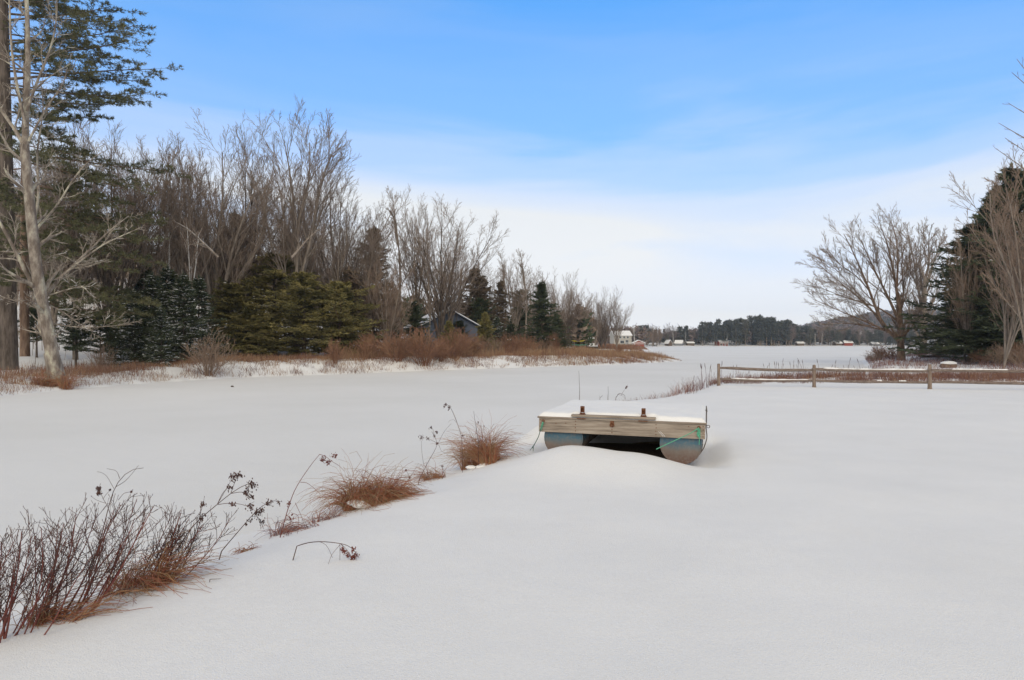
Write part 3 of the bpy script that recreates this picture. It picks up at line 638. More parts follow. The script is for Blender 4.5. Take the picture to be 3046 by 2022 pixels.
def rail(a, b, w, h, seed, snow=None):
    rg = np.random.default_rng(seed); a = np.array(a); b = np.array(b); K = 9
    t = np.linspace(0, 1, K); C = a + (b - a) * t[:, None]; C[:, 2] += 0.012 * np.sin(t * 6 + seed) - 0.02 * np.sin(t * 3.14)
    n = 6; V = []
    for i in range(K):
        e = 0.75 if i in (0, K - 1) else 1
        for j in range(n):
            an = j * 2 * math.pi / n + 0.5
            V.append((C[i, 0], C[i, 1] + math.cos(an) * w * e * (1 + rg.normal() * .06), C[i, 2] + math.sin(an) * h * e * (1 + rg.normal() * .07)))
    m_ = MB(); m_.add(V, [[i * n + j, i * n + (j + 1) % n, i * n + n + (j + 1) % n, i * n + n + j] for i in range(K - 1) for j in range(n)]); m_.add(V[:n], [list(range(n))]); m_.add(V[-n:], [list(range(n))])
    r_ = m_.build('rail', M['rail'], fence)
    if snow:
        for (s0, s1) in snow:
            t = np.linspace(s0, s1, 24); Q = np.stack([np.interp(t, np.linspace(0, 1, K), C[:, c]) for c in range(3)], -1); Q[:, 2] += h * 0.86
            th = 0.022 * (1 + 0.4 * rg.normal(size=24)); th[0] = th[-1] = 0.006
            s_ = MB(); tubes(s_, Q[None], (np.abs(th) + 0.012)[None], 6, caps=True); s_.build('snow_strip', M['cap'], r_, smooth=True)
for i in range(3):
    (p, h), (q, h2) = PT[i], PT[i + 1]
    rail((p.x - 0.1 + (0.12 if i == 0 else 0), p.y - 0.01, p.z + 0.80), (q.x + 0.06, q.y - 0.02, q.z + 0.74), 0.05, 0.062, i * 2 + 1, [None, [(0.1, 0.95)], [(0.17, 0.55), (0.68, 0.85)]][i])
    rail((p.x - 0.1 + (0.12 if i == 0 else 0), p.y + 0.02, p.z + 0.30), (q.x + 0.06, q.y + 0.01, q.z + 0.27), 0.048, 0.055, i * 2 + 2, [[(0.13, 0.93)], [(0.56, 0.6), (0.74, 0.8)], None][i])

# ================================================================== FOREGROUND DRY PLANTS
def seedhead(m_, rg, c, s, n, ax=None, dense=1.0):
    """small crumbly seed capsules about c"""
    for i in range(n):
        d = rg.normal(size=3) * s * 0.5
        if ax is not None: d = np.array(ax) * s * (rg.random() * 2 - 1) + rg.normal(size=3) * s * 0.18
        p = np.array(c) + d; r_ = 0.0045 * dense * (0.7 + rg.random())
        V = p + np.array([[1, 0, 0], [-1, 0, 0], [0, 1, 0], [0, -1, 0], [0, 0, 1.5], [0, 0, -1.5]]) * r_
        m_.add(V, [[0, 2, 4], [2, 1, 4], [1, 3, 4], [3, 0, 4], [2, 0, 5], [1, 2, 5], [3, 1, 5], [0, 3, 5]])
def stalk(name, Y, main, label, sides=(), heads=(), r0=0.006, mat_='stem_dark', hm='stem_dark', cat='dry weed', seed=1, group=None):
    """main: list of photograph points of the stem, its foot first; laid out in the plane at depth Y and bent a little in depth"""
    rg = np.random.default_rng(seed); foot = Vector(P3(*main[0], Y)); foot.z = h1(foot.x, foot.y)
    root = empty(name, foot, 0, label, cat, group)
    def W_(l, amp=0.15):
        a = rg.normal() * amp; n = len(l)
        o_ = []
        for i, (x, y) in enumerate(l):
            yy = Y + a * (i / max(n - 1, 1)) ; p = Vector(P3(x, y, yy)) - foot; o_.append(tuple(p))
        return o_
    P_, r = stem_lines([(W_(main), r0, r0 * 0.45)], 14); P_[0, 0, 2] = min(P_[0, 0, 2], -0.05)
    m_ = MB(); tubes(m_, P_, r, 6)
    for s_ in sides:
        Q, q_ = stem_lines([(W_(s_, 0.05), r0 * 0.5, r0 * 0.28)], 9); tubes(m_, Q, q_, 4)
    m_.build('stem', M[mat_], root, smooth=True)
    for (x, y, s, n) in heads:
        h_ = MB(); c = np.array(P3(x, y, Y)) - np.array(foot); sz = s / FPX * Y
        seedhead(h_, rg, c, sz, n)
        # little drooping pedicels
        k = 7; st = np.repeat(c[None], k, 0) + rg.normal(0, sz * 0.25, (k, 3)); en = st + rg.normal(0, sz * 0.6, (k, 3)) - [0, 0, sz * 0.4]
        tubes(h_, np.stack([st, (st + en) / 2 + rg.normal(0, sz * .1, (k, 3)), en], 1), np.full((k, 3), 0.0016), 3)
        h_.build('seed_head', M[hm], root)
    return root
# leaning shrub mass, bottom left: several woody clumps side by side
def woody(name, seed, px, Y, h, spread, n, lean, label, m1='stem_dark', m2='stem_red', group=None, r0=0.008):
    rg = np.random.default_rng(seed); foot = G(px, Y); root = empty(name, foot, 0, label, 'shrub', group); L_ = []
    for i in range(n):
        b = rg.random() * spread; a = rg.random() * 6.283; bx, by = math.cos(a) * b * 0.8, math.sin(a) * b * 0.5
        hh = h * (0.6 + 0.45 * rg.random()); lx = lean * hh * (0.5 + 0.8 * rg.random()) + rg.normal() * 0.12 * hh + bx * 0.6; ly = rg.normal() * 0.15 * hh
        z0_ = h1(foot.x + bx, foot.y + by) - foot.z - 0.04
        pts = [(bx, by, z0_)] + [(bx + lx * t ** 0.9 + rg.normal() * 0.02, by + ly * t, z0_ + hh * t ** 1.05) for t in (0.3, 0.62, 1.0)]
        L_.append((pts, r0 * (0.6 + 0.6 * rg.random()), 0.0022))
    P_, r = stem_lines(L_, 8); st = MB(); tubes(st, P_, r, 6)
    P1, r1 = spawn(rg, P_, r, n=8, t0=0.22, t1=0.97, ang=0.62, ratio=0.46, trop=0.10, wob=0.17, K=6, rr=0.6, minr=0.0024, rend=0.5)
    st2 = MB(); tubes(st2, P1, r1, 4)
    P2, r2 = spawn(rg, P1, r1, n=4, t0=0.15, t1=0.95, ang=0.62, ratio=0.55, trop=0.10, wob=0.16, K=4, rr=0.75, minr=0.0019)
    tubes(st2, P2, r2, 3)
    bd = MB(); sel = rg.random(len(P2)) < 0.5; e = P2[sel][:, -1]
    for c in e[:220]:
        V = c + np.array([[1, 0, 0], [-1, 0, 0], [0, 1, 0], [0, -1, 0], [0, 0, 3], [0, 0, -3]]) * 0.0026
        bd.add(V, [[0, 2, 4], [2, 1, 4], [1, 3, 4], [3, 0, 4], [2, 0, 5], [1, 2, 5], [3, 1, 5], [0, 3, 5]])
    st.build('stems', M[m2], root, smooth=True); st2.build('twigs', M[m1], root); bd.build('buds', M[m1], root)
    return root
woody('dry_shrub', 11, 10, 4.75, 0.84, 0.42, 15, 0.30, 'dark leafless shrub cut by the left edge, leftmost of the foreground bushes')
woody('dry_shrub', 13, 215, 5.15, 0.86, 0.34, 16, 0.50, 'tall dark leafless shrub leaning right, between the leftmost bush and the rusty one')
woody('dry_shrub', 14, 450, 5.9, 0.62, 0.42, 17, 0.55, 'low leaning shrub with rusty red stems, at the right end of the foreground bushes', m1='stem_dark', m2='stem_red')
woody('dry_shrub', 12, -190, 4.7, 0.80, 0.4, 10, 0.35, 'leafless shrub running out of the frame at the bottom left corner')
def tussock(name, px, Y, w, h, n, label, arch=1.0, snow=True, seed=3, cols=('straw', 'rust_straw', 'rust_straw', 'straw_far'), bias=(0.35, 0), r_=0.0028):
    rg = np.random.default_rng(seed); foot = G(px, Y); root = empty(name, foot, 0, label, 'grass clump')
    nc = 5; cc = np.stack([(rg.random(nc) - 0.5) * w * 0.8, (rg.random(nc) - 0.5) * w * 0.35], -1); cb = rg.normal(0, 0.30, (nc, 2)); ch = 0.7 + 0.5 * rg.random(nc)
    for ci, cm in enumerate(cols):
        k = n // len(cols); a = rg.random(k) * 6.283; q = rg.integers(0, nc, k); rr_ = rg.random(k) ** 0.6 * w * 0.16
        bx = cc[q, 0] + np.cos(a) * rr_; by = cc[q, 1] + np.sin(a) * rr_ * 0.7
        z = H(foot.x + bx, foot.y + by) - foot.z - 0.03
        ln = h * ch[q] * (0.45 + 0.85 * rg.random(k)); out_ = np.stack([np.cos(a) * 0.30 + bias[0] + cb[q, 0] + rg.normal(0, .25, k), np.sin(a) * 0.3 + bias[1] + cb[q, 1] + rg.normal(0, .25, k), np.full(k, 1.4)], -1); d = nrm(out_)
        kink = rg.integers(2, 12, k)
        K = 7; P_ = np.empty((k, K, 3)); P_[:, 0] = np.stack([bx, by, z], -1)
        for s in range(1, K):
            P_[:, s] = P_[:, s - 1] + d * (ln / (K - 1) * 1.25)[:, None]
            d = nrm(d + (kink == s)[:, None] * rg.normal(0, 0.7, (k, 3)) * [1, 1, 0.8] + np.stack([d[:, 0] * .35, d[:, 1] * .35, np.full(k, -0.26 * arch)], -1) * (0.2 + 1.9 * rg.random((k, 1))) + rg.normal(0, 0.14, (k, 3)))
        gl = H(foot.x + P_[:, :, 0].ravel(), foot.y + P_[:, :, 1].ravel()).reshape(k, K) - foot.z + 0.005
        P_[:, 1:, 2] = np.maximum(P_[:, 1:, 2], gl[:, 1:])
        m_ = MB(); tubes(m_, P_, np.linspace(1, 0.5, K)[None] * r_ * (0.7 + 0.6 * rg.random((k, 1))), 3)
        m_.build(['straw_blades', 'rusty_blades', 'dark_rusty_blades', 'pale_blades'][ci], M[cm], root)
    if snow:
        m_ = MB(); 
        for j in range(3):
            c = Vector((rg.uniform(-.16, .3) * w, rg.uniform(-.12, .02) * w, h * rg.uniform(0.12, 0.42))); c.y = -w * rg.uniform(.15, .3); c.z = h * rg.uniform(.03, .16); blob(m_, c, (w * 0.11 * rg.uniform(.6, 1.3), w * 0.07, h * 0.06), int(rg.integers(99)))
        m_.build('snow_patch', M['cap'], root, smooth=True)
    return root
def blob(m_, c, r_, seed, n=12, mid=7):
    rg = np.random.default_rng(seed); V = []
    for i in range(mid):
        th = math.pi * (i + 0.5) / mid
        for j in range(n):
            a = j * 6.283 / n; k = 1 + 0.22 * (vnoise(math.cos(a) * 1.7 + 5, th * 1.9 + math.sin(a) * 1.7, seed) - 0.5) * 2
            V.append((c[0] + r_[0] * math.sin(th) * math.cos(a) * k, c[1] + r_[1] * math.sin(th) * math.sin(a) * k, c[2] + r_[2] * math.cos(th) * k))
    F = [[i * n + j, i * n + n + j, i * n + n + (j + 1) % n, i * n + (j + 1) % n] for i in range(mid - 1) for j in range(n)]
    m_.add(V, F); m_.add(V[:n], [list(range(n))]); m_.add(V[-n:], [list(range(n))[::-1]])
tussock('grass_clump', 415, 5.75, 0.7, 0.46, 420, 'straw and rust grass clump with snow in it, under the leaning red stemmed bush', seed=5, bias=(0.55, 0.1), arch=0.8)
tussock('grass_clump', 130, 5.0, 0.6, 0.36, 200, 'straw coloured grass at the foot of the dark foreground shrubs', seed=6, bias=(0.5, 0.1), arch=0.8, snow=False)
tussock('grass_clump', 1080, 8.9, 0.80, 0.60, 1250, 'rounded brown grass tussock with arching blades, just right of the tall bent rush', seed=8, bias=(0.05, 0), arch=1.25)
tussock('grass_clump', 1420, 11.5, 0.85, 0.56, 1150, 'brown grass tussock nearest the raft with snow on its front', seed=9, bias=(0.0, 0), arch=0.9)
tussock('grass_clump', 1290, 11.2, 0.4, 0.32, 160, 'thin rusty grass tuft just left of the tussock nearest the raft', seed=10, bias=(-0.25, 0), arch=1.2, snow=False)
tussock('grass_clump', 870, 7.7, 0.6, 0.22, 140, 'sparse purplish grass tuft half buried in snow beside the tall bent stalk', seed=12, bias=(0.1, 0), arch=1.2, snow=False, cols=('weed', 'rust_straw'))
tussock('grass_clump', 970, 8.3, 0.4, 0.18, 90, 'low purplish grass wisp at the left foot of the rounded tussock', seed=15, bias=(-0.2, 0), arch=1.2, snow=False, cols=('weed', 'rust_straw'))
tussock('grass_clump', 735, 6.9, 0.25, 0.12, 50, 'tiny straw tuft in the snow behind the bending weeds', seed=16, bias=(0, 0), arch=1.2, snow=False)
tussock('grass_clump', 158, 34.2, 2.2, 0.75, 500, 'rusty grass and brambles round the foot of the leaning pale tree', seed=18, bias=(0.05, 0), arch=0.6, snow=False, r_=0.008)
def px3(l, sc_, x0, y0): return [(x / sc_ + x0, y / sc_ + y0) for x, y in l]
q3 = lambda l: px3(l, 3.92, 600, 1350)      # reading of a 3.92x crop of the photograph
stalk('dry_goldenrod', 5.9, [(470, 1730)] + q3([(-130, 860), (0, 735), (180, 590), (340, 455), (460, 375), (560, 340)]), 'tall dark goldenrod stalk leaning right with crumbly heads, rising out of the foreground bushes',
      sides=[q3([(180, 590), (250, 470), (330, 330), (400, 210)]), q3([(340, 455), (380, 340), (440, 200)]), q3([(190, 590), (320, 570), (500, 590), (620, 660)]), q3([(180, 590), (240, 460), (310, 380)]), q3([(340, 460), (480, 440), (590, 520)])],
      heads=[(*q3([(365, 265)])[0], 12, 40), (*q3([(435, 250)])[0], 10, 30), (*q3([(575, 360)])[0], 15, 60), (*q3([(325, 390)])[0], 8, 24), (*q3([(520, 450)])[0], 12, 40), (*q3([(575, 500)])[0], 9, 24), (*q3([(355, 585)])[0], 8, 22), (*q3([(560, 610)])[0], 12, 34), (600, 1540, 10, 24), (604, 1500, 8, 20)], r0=0.006, seed=3)
stalk('dry_goldenrod', 6.6, q3([(185, 1190), (300, 1050), (430, 900), (600, 700), (700, 610), (790, 550), (840, 560)]), 'shorter dark goldenrod stalk with drooping head, just right of the tall one',
      sides=[q3([(610, 690), (690, 780), (725, 880)]), q3([(620, 680), (700, 660), (720, 640)]), q3([(700, 610), (830, 540), (940, 560)]), q3([(620, 690), (680, 800), (690, 880)])],
      heads=[(*q3([(640, 690)])[0], 13, 46), (*q3([(700, 660)])[0], 9, 26), (*q3([(780, 570)])[0], 11, 30), (*q3([(700, 790)])[0], 9, 22), (*q3([(565, 775)])[0], 6, 12), (*q3([(520, 820)])[0], 5, 10), (*q3([(900, 565)])[0], 8, 14)], r0=0.0055, seed=4)
stalk('bent_rush', 7.4, q3([(900, 1030), (950, 830), (1020, 590), (1080, 420), (1180, 260), (1300, 90), (1375, 5)]), 'tall rush stalk bent over at its tip with red brown seed cluster',
      sides=[q3([(1375, 5), (1440, 20), (1520, 90), (1620, 145), (1660, 200)]), q3([(1150, 330), (1220, 330), (1300, 390), (1385, 470)]), q3([(1090, 570), (1160, 720), (1215, 880)]), q3([(1050, 690), (1135, 700), (1130, 870), (1085, 1035)])],
      heads=[(*q3([(1420, 60)])[0], 11, 40), (*q3([(1480, 90)])[0], 8, 24), (*q3([(1545, 20)])[0], 9, 30), (*q3([(1015, 580)])[0], 7, 22), (*q3([(1030, 740)])[0], 12, 24), (*q3([(1000, 930)])[0], 12, 20)], r0=0.006, seed=5, mat_='stem_red', hm='stem_red')
stalk('arching_rush', 6.15, q3([(1045, 1098), (1220, 1035), (1370, 1020), (1500, 1028), (1620, 1045), (1700, 1060), (1790, 1130), (1815, 1180)]), 'fallen rush stalk arching over the snow alone, its red brown seeds touching down',
      sides=[q3([(1370, 1022), (1450, 1050), (1510, 1170), (1555, 1300)]), q3([(1610, 1060), (1510, 1180), (1468, 1310)]), q3([(1612, 1050), (1612, 1180), (1608, 1290)]), q3([(1620, 1045), (1690, 1110), (1730, 1200)]), q3([(1620, 1045), (1660, 1100), (1710, 1170)])],
      heads=[(*q3([(1640, 1110)])[0], 7, 22), (*q3([(1665, 1145)])[0], 7, 18), (*q3([(1710, 1180)])[0], 7, 20), (*q3([(1765, 1120)])[0], 7, 22), (*q3([(1770, 1195)])[0], 8, 26), (*q3([(1805, 1180)])[0], 7, 20), (*q3([(1750, 1230)])[0], 6, 12)], r0=0.005, seed=6, mat_='stem_dark', hm='stem_red')
q5 = lambda l: px3(l, 5.227, 1150, 1180)
stalk('seed_stalk', 11.2, q5([(1180, 700), (1160, 600), (1090, 380), (1030, 230), (985, 150), (930, 110)]), 'thin tall stalk nodding left, above the tussock nearest the raft',
      sides=[q5([(1090, 390), (1040, 270), (990, 170)]), q5([(1090, 400), (1040, 350), (970, 370), (960, 400)])], heads=[(*q5([(920, 120)])[0], 5, 24), (*q5([(975, 160)])[0], 5, 20), (*q5([(895, 155)])[0], 3, 8), (*q5([(960, 205)])[0], 2, 5), (*q5([(1190, 600)])[0], 4, 18)], r0=0.0045, seed=7)
stalk('seed_stalk', 11.3, q5([(1430, 720), (1400, 540), (1375, 380), (1355, 225)]), 'plain straight stalk standing over the tussock nearest the raft', r0=0.005, seed=8,
      sides=[q5([(1430, 720), (1405, 550), (1395, 400)]), q5([(1440, 700), (1490, 600), (1515, 455)]), q5([(1500, 720), (1480, 600), (1465, 450)]), q5([(1520, 700), (1600, 560), (1665, 420)])], heads=[(*q5([(1515, 455)])[0], 1.5, 5), (*q5([(1465, 450)])[0], 1.2, 4), (*q5([(1425, 395)])[0], 2.5, 6)])
stalk('seed_stalk', 10.6, q5([(480, 1325), (560, 1180), (640, 1020), (740, 850), (800, 735), (740, 600), (700, 540)]), 'crooked dark stalk with forked seedy top, left of the tussock nearest the raft', r0=0.0055, seed=9,
      sides=[q5([(800, 735), (840, 640), (900, 530), (1000, 420)]), q5([(790, 720), (690, 670), (590, 630), (530, 650)]), q5([(740, 600), (720, 500), (670, 470)]), q5([(575, 1050), (545, 850), (540, 680)]), q5([(810, 740), (850, 850), (930, 880)])],
      heads=[(*q5([(780, 545)])[0], 5, 20), (*q5([(690, 480)])[0], 5, 16), (*q5([(540, 630)])[0], 7, 28), (*q5([(640, 650)])[0], 5, 18), (*q5([(740, 610)])[0], 4, 18), (*q5([(785, 730)])[0], 4, 20)])
stalk('seed_stalk', 9.9, q5([(170, 1560), (240, 1440), (300, 1340), (360, 1260), (320, 1170), (300, 1140)]), 'short thin stalk between the two brown tussocks', r0=0.004, seed=10, sides=[q5([(360, 1260), (440, 1130), (500, 1030)])], heads=[(*q5([(300, 1140)])[0], 3, 9), (*q5([(360, 1255)])[0], 3, 8)])
stalk('bent_twig', 11.0, q5([(850, 1305), (880, 1240), (905, 1225), (870, 1100), (860, 1060)]), 'small crooked twig poking from the snow before the tussock nearest the raft', r0=0.005, seed=14, sides=[q5([(875, 1180), (920, 1120), (935, 1090)])], heads=[(*q5([(865, 1080)])[0], 3, 8)])
q2 = lambda l: px3(l, 2.333, 0, 1350)
stalk('vine_stem', 5.4, q2([(600, 900), (690, 620), (760, 340), (800, 210), (840, 160), (930, 90), (995, 97)]), 'slender curling stem topping the foreground bushes', r0=0.0045, seed=11,
      sides=[q2([(790, 240), (740, 150), (700, 125), (672, 124)]), q2([(830, 170), (810, 115), (740, 102)]), q2([(800, 230), (870, 190), (930, 120), (960, 80)]), q2([(820, 320), (860, 270), (915, 262)])], heads=[(*q2([(685, 270)])[0], 8, 34), (*q2([(683, 240)])[0], 6, 24), (*q2([(765, 250)])[0], 3, 8), (*q2([(910, 262)])[0], 2, 6)])
stalk('fallen_stalk', 5.6, q2([(1450, 870), (1500, 868), (1535, 866)]), 'short stalk lying on the snow right of the rusty bush', r0=0.003, seed=12, sides=[q2([(1300, 990), (1210, 1000), (1130, 1005)])])
q4 = lambda l: px3(l, 3.81, 1540, 1120)
stalk('tall_reed', 22.0, q4([(700, 250), (702, 140), (698, 60), (695, -40), (692, -65)]), 'single tall thin reed standing behind the left corner of the raft', r0=0.009, seed=21)
stalk('broken_cattail', 22.5, q4([(1105, 250), (1150, 185), (1215, 210), (1218, 255)]), 'broken cattail with a dark leaning head behind the raft', r0=0.009, seed=22, sides=[q4([(1170, 215), (1215, 140), (1250, 90)]), q4([(1130, 200), (1190, 215), (1215, 250)])], heads=[(*q4([(1235, 115)])[0], 3, 60), (*q4([(1225, 130)])[0], 2.5, 40)])
stalk('dry_reed', 22.3, q4([(1022, 248), (1026, 180), (1024, 110)]), 'short straight reed left of the broken cattail behind the raft', r0=0.009, seed=23)
stalk('dry_reed', 22.4, q4([(928, 245), (950, 225), (962, 212)]), 'tiny bent reed left of the short straight reed behind the raft', r0=0.007, seed=24, sides=[q4([(930, 235), (925, 210)])])

# ================================================================== NEAR TREES, LEFT BANK
def pxstem(root, Y, l, r0, r1, rg, dep=0.0, amp=0.35):
    n = len(l); pts = []; a = rg.normal() * amp
    for i, (x, y) in enumerate(l):
        pts.append(tuple(Vector(P3(x, y, Y + dep + a * i)) - root))
    return (pts, r0, r1)
rg = np.random.default_rng(50)
YT = 34.6; root = G(168, YT)
LT = [([(176, 1152), (168, 1125), (161, 1085), (152, 1050)], 0.50, 0.33), ([(170, 1150), (165, 1100), (150, 1020), (132, 940), (118, 870), (105, 780), (92, 640), (80, 520), (72, 430)], 0.36, 0.20),
      ([(76, 470), (72, 400), (80, 300), (85, 180), (82, 60), (75, -80), (70, -250), (60, -420)], 0.19, 0.04),
      ([(128, 900), (105, 860), (60, 780), (20, 690), (-30, 620), (-60, 500), (-80, 380)], 0.13, 0.03),
      ([(128, 895), (172, 830), (268, 742), (330, 680), (383, 642)], 0.11, 0.02),
      ([(172, 830), (240, 775), (306, 726), (417, 677)], 0.07, 0.018),
      ([(100, 690), (125, 660), (165, 620), (223, 522), (277, 464), (310, 450)], 0.08, 0.018),
      ([(100, 660), (118, 600), (112, 520), (108, 450), (122, 380), (132, 300), (120, 240)], 0.08, 0.02),
      ([(74, 440), (50, 390), (10, 340), (-40, 260), (-90, 150)], 0.12, 0.02),
      ([(85, 420), (110, 370), (150, 300), (190, 250), (200, 200)], 0.07, 0.018),
      ([(80, 330), (110, 240), (150, 150), (170, 60), (170, -60)], 0.08, 0.02),
      ([(78, 380), (50, 260), (30, 120), (28, -40), (10, -200)], 0.09, 0.02),
      ([(126, 905), (90, 890), (50, 897), (15, 885), (-30, 870)], 0.05, 0.015),
      ([(142, 905), (185, 925), (230, 960), (280, 985)], 0.04, 0.012),
      ([(140, 880), (200, 860), (250, 850), (270, 880)], 0.045, 0.012),
      ([(150, 960), (200, 970), (260, 975), (390, 965)], 0.03, 0.01),
      ([(98, 745), (60, 750), (0, 748), (-40, 740)], 0.04, 0.012),
      ([(112, 800), (160, 752), (190, 760), (240, 790)], 0.035, 0.012)]
stems = stem_lines([pxstem(root, YT, l, a * 0.92, b, rg) for l, a, b in LT], 11)
t = bare_tree('leaning_tree', 51, stems, lv(1.0, l0_n=9, l0_t0=0.12, l0_ratio=0.30, l0_trop=0.03, l0_minr=0.011, l0_maxlen=2.3, l0_ang=0.75, l0_wob=0.15, l1_n=6, l1_ratio=0.5, l1_minr=0.008, l1_ang=0.7, l2_n=4, l2_minr=0.0065, l3_n=2, l3_minr=0.0055), M['bark_lichen'], M['twig_pale'], root, side0=12, trunk_levels=1, snow=0.12)
tag(t, 'leafless pale barked tree with lichen spots, leaning left at the left shore edge', 'tree')

# big white pine with long level limbs
def pine(name, loc, trunk, tr_r, limbs, seed, needle, bark, label, size=0.24, nb_=12, q=4, ns=9):
    rg = np.random.default_rng(seed); root = empty(name, loc, 0, label, 'pine tree'); tr = MB(); cr = MB(); loc = Vector(loc)
    P0, r0 = stem_lines([(trunk, tr_r, tr_r * 0.45)], 12); tubes(tr, P0, r0, 16)
    P_, r = stem_lines(limbs, 8)
    tubes(tr, P_, r, 6)
    S, sr = spawn(rg, P_, r, n=nb_, t0=0.22, t1=1.0, ang=0.8, ratio=0.30, trop=0.05, wob=0.12, K=5, rr=0.5, minr=0.010, taper=0.45, maxlen=2.6)
    S[..., 2] = S[:, :1, 2] + (S[..., 2] - S[:, :1, 2]) * 0.22
    tubes(tr, S, sr, 3)
    T_, tr_ = spawn(rg, S, sr, n=7, t0=0.25, t1=1.0, ang=0.7, ratio=0.42, trop=0.10, wob=0.10, K=3, rr=0.6, minr=0.007)
    T_[..., 2] = T_[:, :1, 2] + (T_[..., 2] - T_[:, :1, 2]) * 0.35
    tubes(tr, T_, tr_, 3)
    for Q in (T_, S):
        for k in range(1, Q.shape[1]):
            d = nrm(Q[:, k] - Q[:, k - 1] + [0, 0, 0.02]); sprays(cr, rg, Q[:, k], d, size, ns if k == Q.shape[1] - 1 else ns // 2, 0.75, 0.17)
    tr.build('trunk', bark, root, smooth=True); cr.build('crown', needle, root)
    return root
YP = 41.0; root = G(22, YP)
def plimb(x0, y0, x1, y1, sag=10, r=0.07, dep=0.0, Y=YP):
    pts = [(x0, y0), (x0 + (x1 - x0) * .35, y0 + (y1 - y0) * .35 + sag * .4), (x0 + (x1 - x0) * .7, y0 + (y1 - y0) * .7 + sag), (x1, y1)]
    return ([tuple(Vector(P3(x, y, Y + dep * i / 3)) - root) for i, (x, y) in enumerate(pts)], r, 0.014)
LB = [plimb(22, 60, 330, 18, 10, dep=-2), plimb(22, 130, 400, 75, 14, dep=1), plimb(22, 170, 385, 120, 10, dep=-3), plimb(22, 235, 462, 205, -6, 0.09, dep=0.5), plimb(22, 260, 405, 275, 18, 0.08, dep=-1),
      plimb(22, 250, 395, 290, 10, 0.06, dep=2), plimb(22, 330, 290, 345, 14, 0.05, dep=2), plimb(22, -60, 350, -90, 12, dep=2), plimb(22, -20, 300, -40, 12, dep=-1), plimb(22, 100, 280, 130, 8, 0.05, dep=3), plimb(22, 200, 260, 215, 8, 0.05, dep=-4),
      plimb(20, 60, -300, 30, 10), plimb(22, 430, 120, 480, 8, 0.05, dep=-5), plimb(22, 380, -60, 420, 8, 0.05, dep=-5), plimb(22, 520, -50, 580, 8, 0.05, dep=-5), plimb(22, 560, 90, 640, 8, 0.05, dep=-5), plimb(22, 640, -40, 720, 8, 0.05, dep=-5), plimb(22, 680, 110, 770, 8, 0.05, dep=-5), plimb(22, 780, -30, 850, 8, 0.05, dep=-4), plimb(22, 330, 130, 350, 6, 0.05, dep=-4), plimb(22, 40, 380, 60, 12, dep=3), plimb(22, 150, 350, 170, 10, dep=3), plimb(22, 210, 430, 240, 6, dep=2.5), plimb(22, 10, 300, 90, 10, dep=-4), plimb(22, 120, 230, 110, 5, dep=-4), plimb(22, 280, 330, 310, 10, dep=-1), plimb(20, 200, -320, 190, 10, dep=2), plimb(20, 300, -260, 320, 10, dep=-2), plimb(20, 30, 120, -30, 5, dep=4), plimb(20, 180, 150, 160, 5, dep=-5), plimb(20, 10, 210, -10, 6, dep=-5), plimb(20, 0, 260, 30, 6, dep=3)]
pine('white_pine', root, [tuple(Vector(P3(x, y, YP)) - root) for x, y in [(26, 1100), (24, 900), (20, 600), (14, 300), (8, 0), (4, -250)]], 0.50, LB, 60, M['needle_pine'], M['bark_dark'], 'tall white pine with thick dark trunk cut by the left edge of the picture', size=0.19, nb_=17, ns=13)
YP2 = 45.0; root = G(78, YP2)
LB = [plimb(70, 455, 500, 508, 6, 0.08, dep=0.5, Y=YP2), plimb(70, 480, 330, 535, 10, 0.06, dep=-1, Y=YP2), plimb(70, 540, 350, 600, 10, 0.07, dep=-1, Y=YP2), plimb(70, 600, 450, 668, 10, 0.07, dep=0, Y=YP2), plimb(70, 650, 430, 640, 10, 0.07, dep=2, Y=YP2),
      plimb(70, 690, 450, 780, 8, 0.07, dep=-1, Y=YP2), plimb(70, 760, 380, 700, 10, 0.06, dep=1, Y=YP2), plimb(70, 850, 440, 900, 10, 0.06, dep=-1, Y=YP2), plimb(70, 890, 400, 930, 12, 0.06, dep=-1, Y=YP2), plimb(70, 880, 330, 960, 8, 0.05, dep=-2, Y=YP2), plimb(70, 560, 250, 540, 6, 0.05, dep=3, Y=YP2),
      plimb(70, 470, 380, 560, 8, 0.06, dep=-3, Y=YP2), plimb(70, 520, 300, 620, 8, 0.06, dep=-4, Y=YP2), plimb(70, 580, 400, 720, 8, 0.06, dep=-2, Y=YP2), plimb(70, 620, 280, 690, 8, 0.06, dep=-5, Y=YP2), plimb(70, 700, 330, 800, 8, 0.06, dep=-3, Y=YP2), plimb(70, 430, 240, 460, 6, 0.05, dep=-3, Y=YP2),
      plimb(70, 820, 380, 870, 8, 0.06, dep=1, Y=YP2), plimb(70, 840, 300, 900, 8, 0.06, dep=-4, Y=YP2), plimb(70, 800, 200, 850, 8, 0.05, dep=-5, Y=YP2), plimb(70, 660, 160, 720, 8, 0.05, dep=-5, Y=YP2), plimb(70, 540, 10, 600, 8, 0.05, dep=-5, Y=YP2), plimb(70, 700, -20, 760, 8, 0.05, dep=-5, Y=YP2), plimb(70, 820, -30, 900, 8, 0.05, dep=-4, Y=YP2), plimb(70, 380, -30, 430, 8, 0.05, dep=-4, Y=YP2), plimb(70, 360, 180, 420, 8, 0.05, dep=-4, Y=YP2),
      plimb(70, 640, -150, 660, 6, 0.05, dep=0, Y=YP2), plimb(70, 740, -160, 760, 6, 0.05, dep=-3, Y=YP2), plimb(70, 500, -150, 520, 6, 0.05, dep=1, Y=YP2), plimb(70, 860, -120, 900, 6, 0.05, dep=1, Y=YP2), plimb(70, 300, 200, 320, 6, 0.05, dep=-3, Y=YP2)]
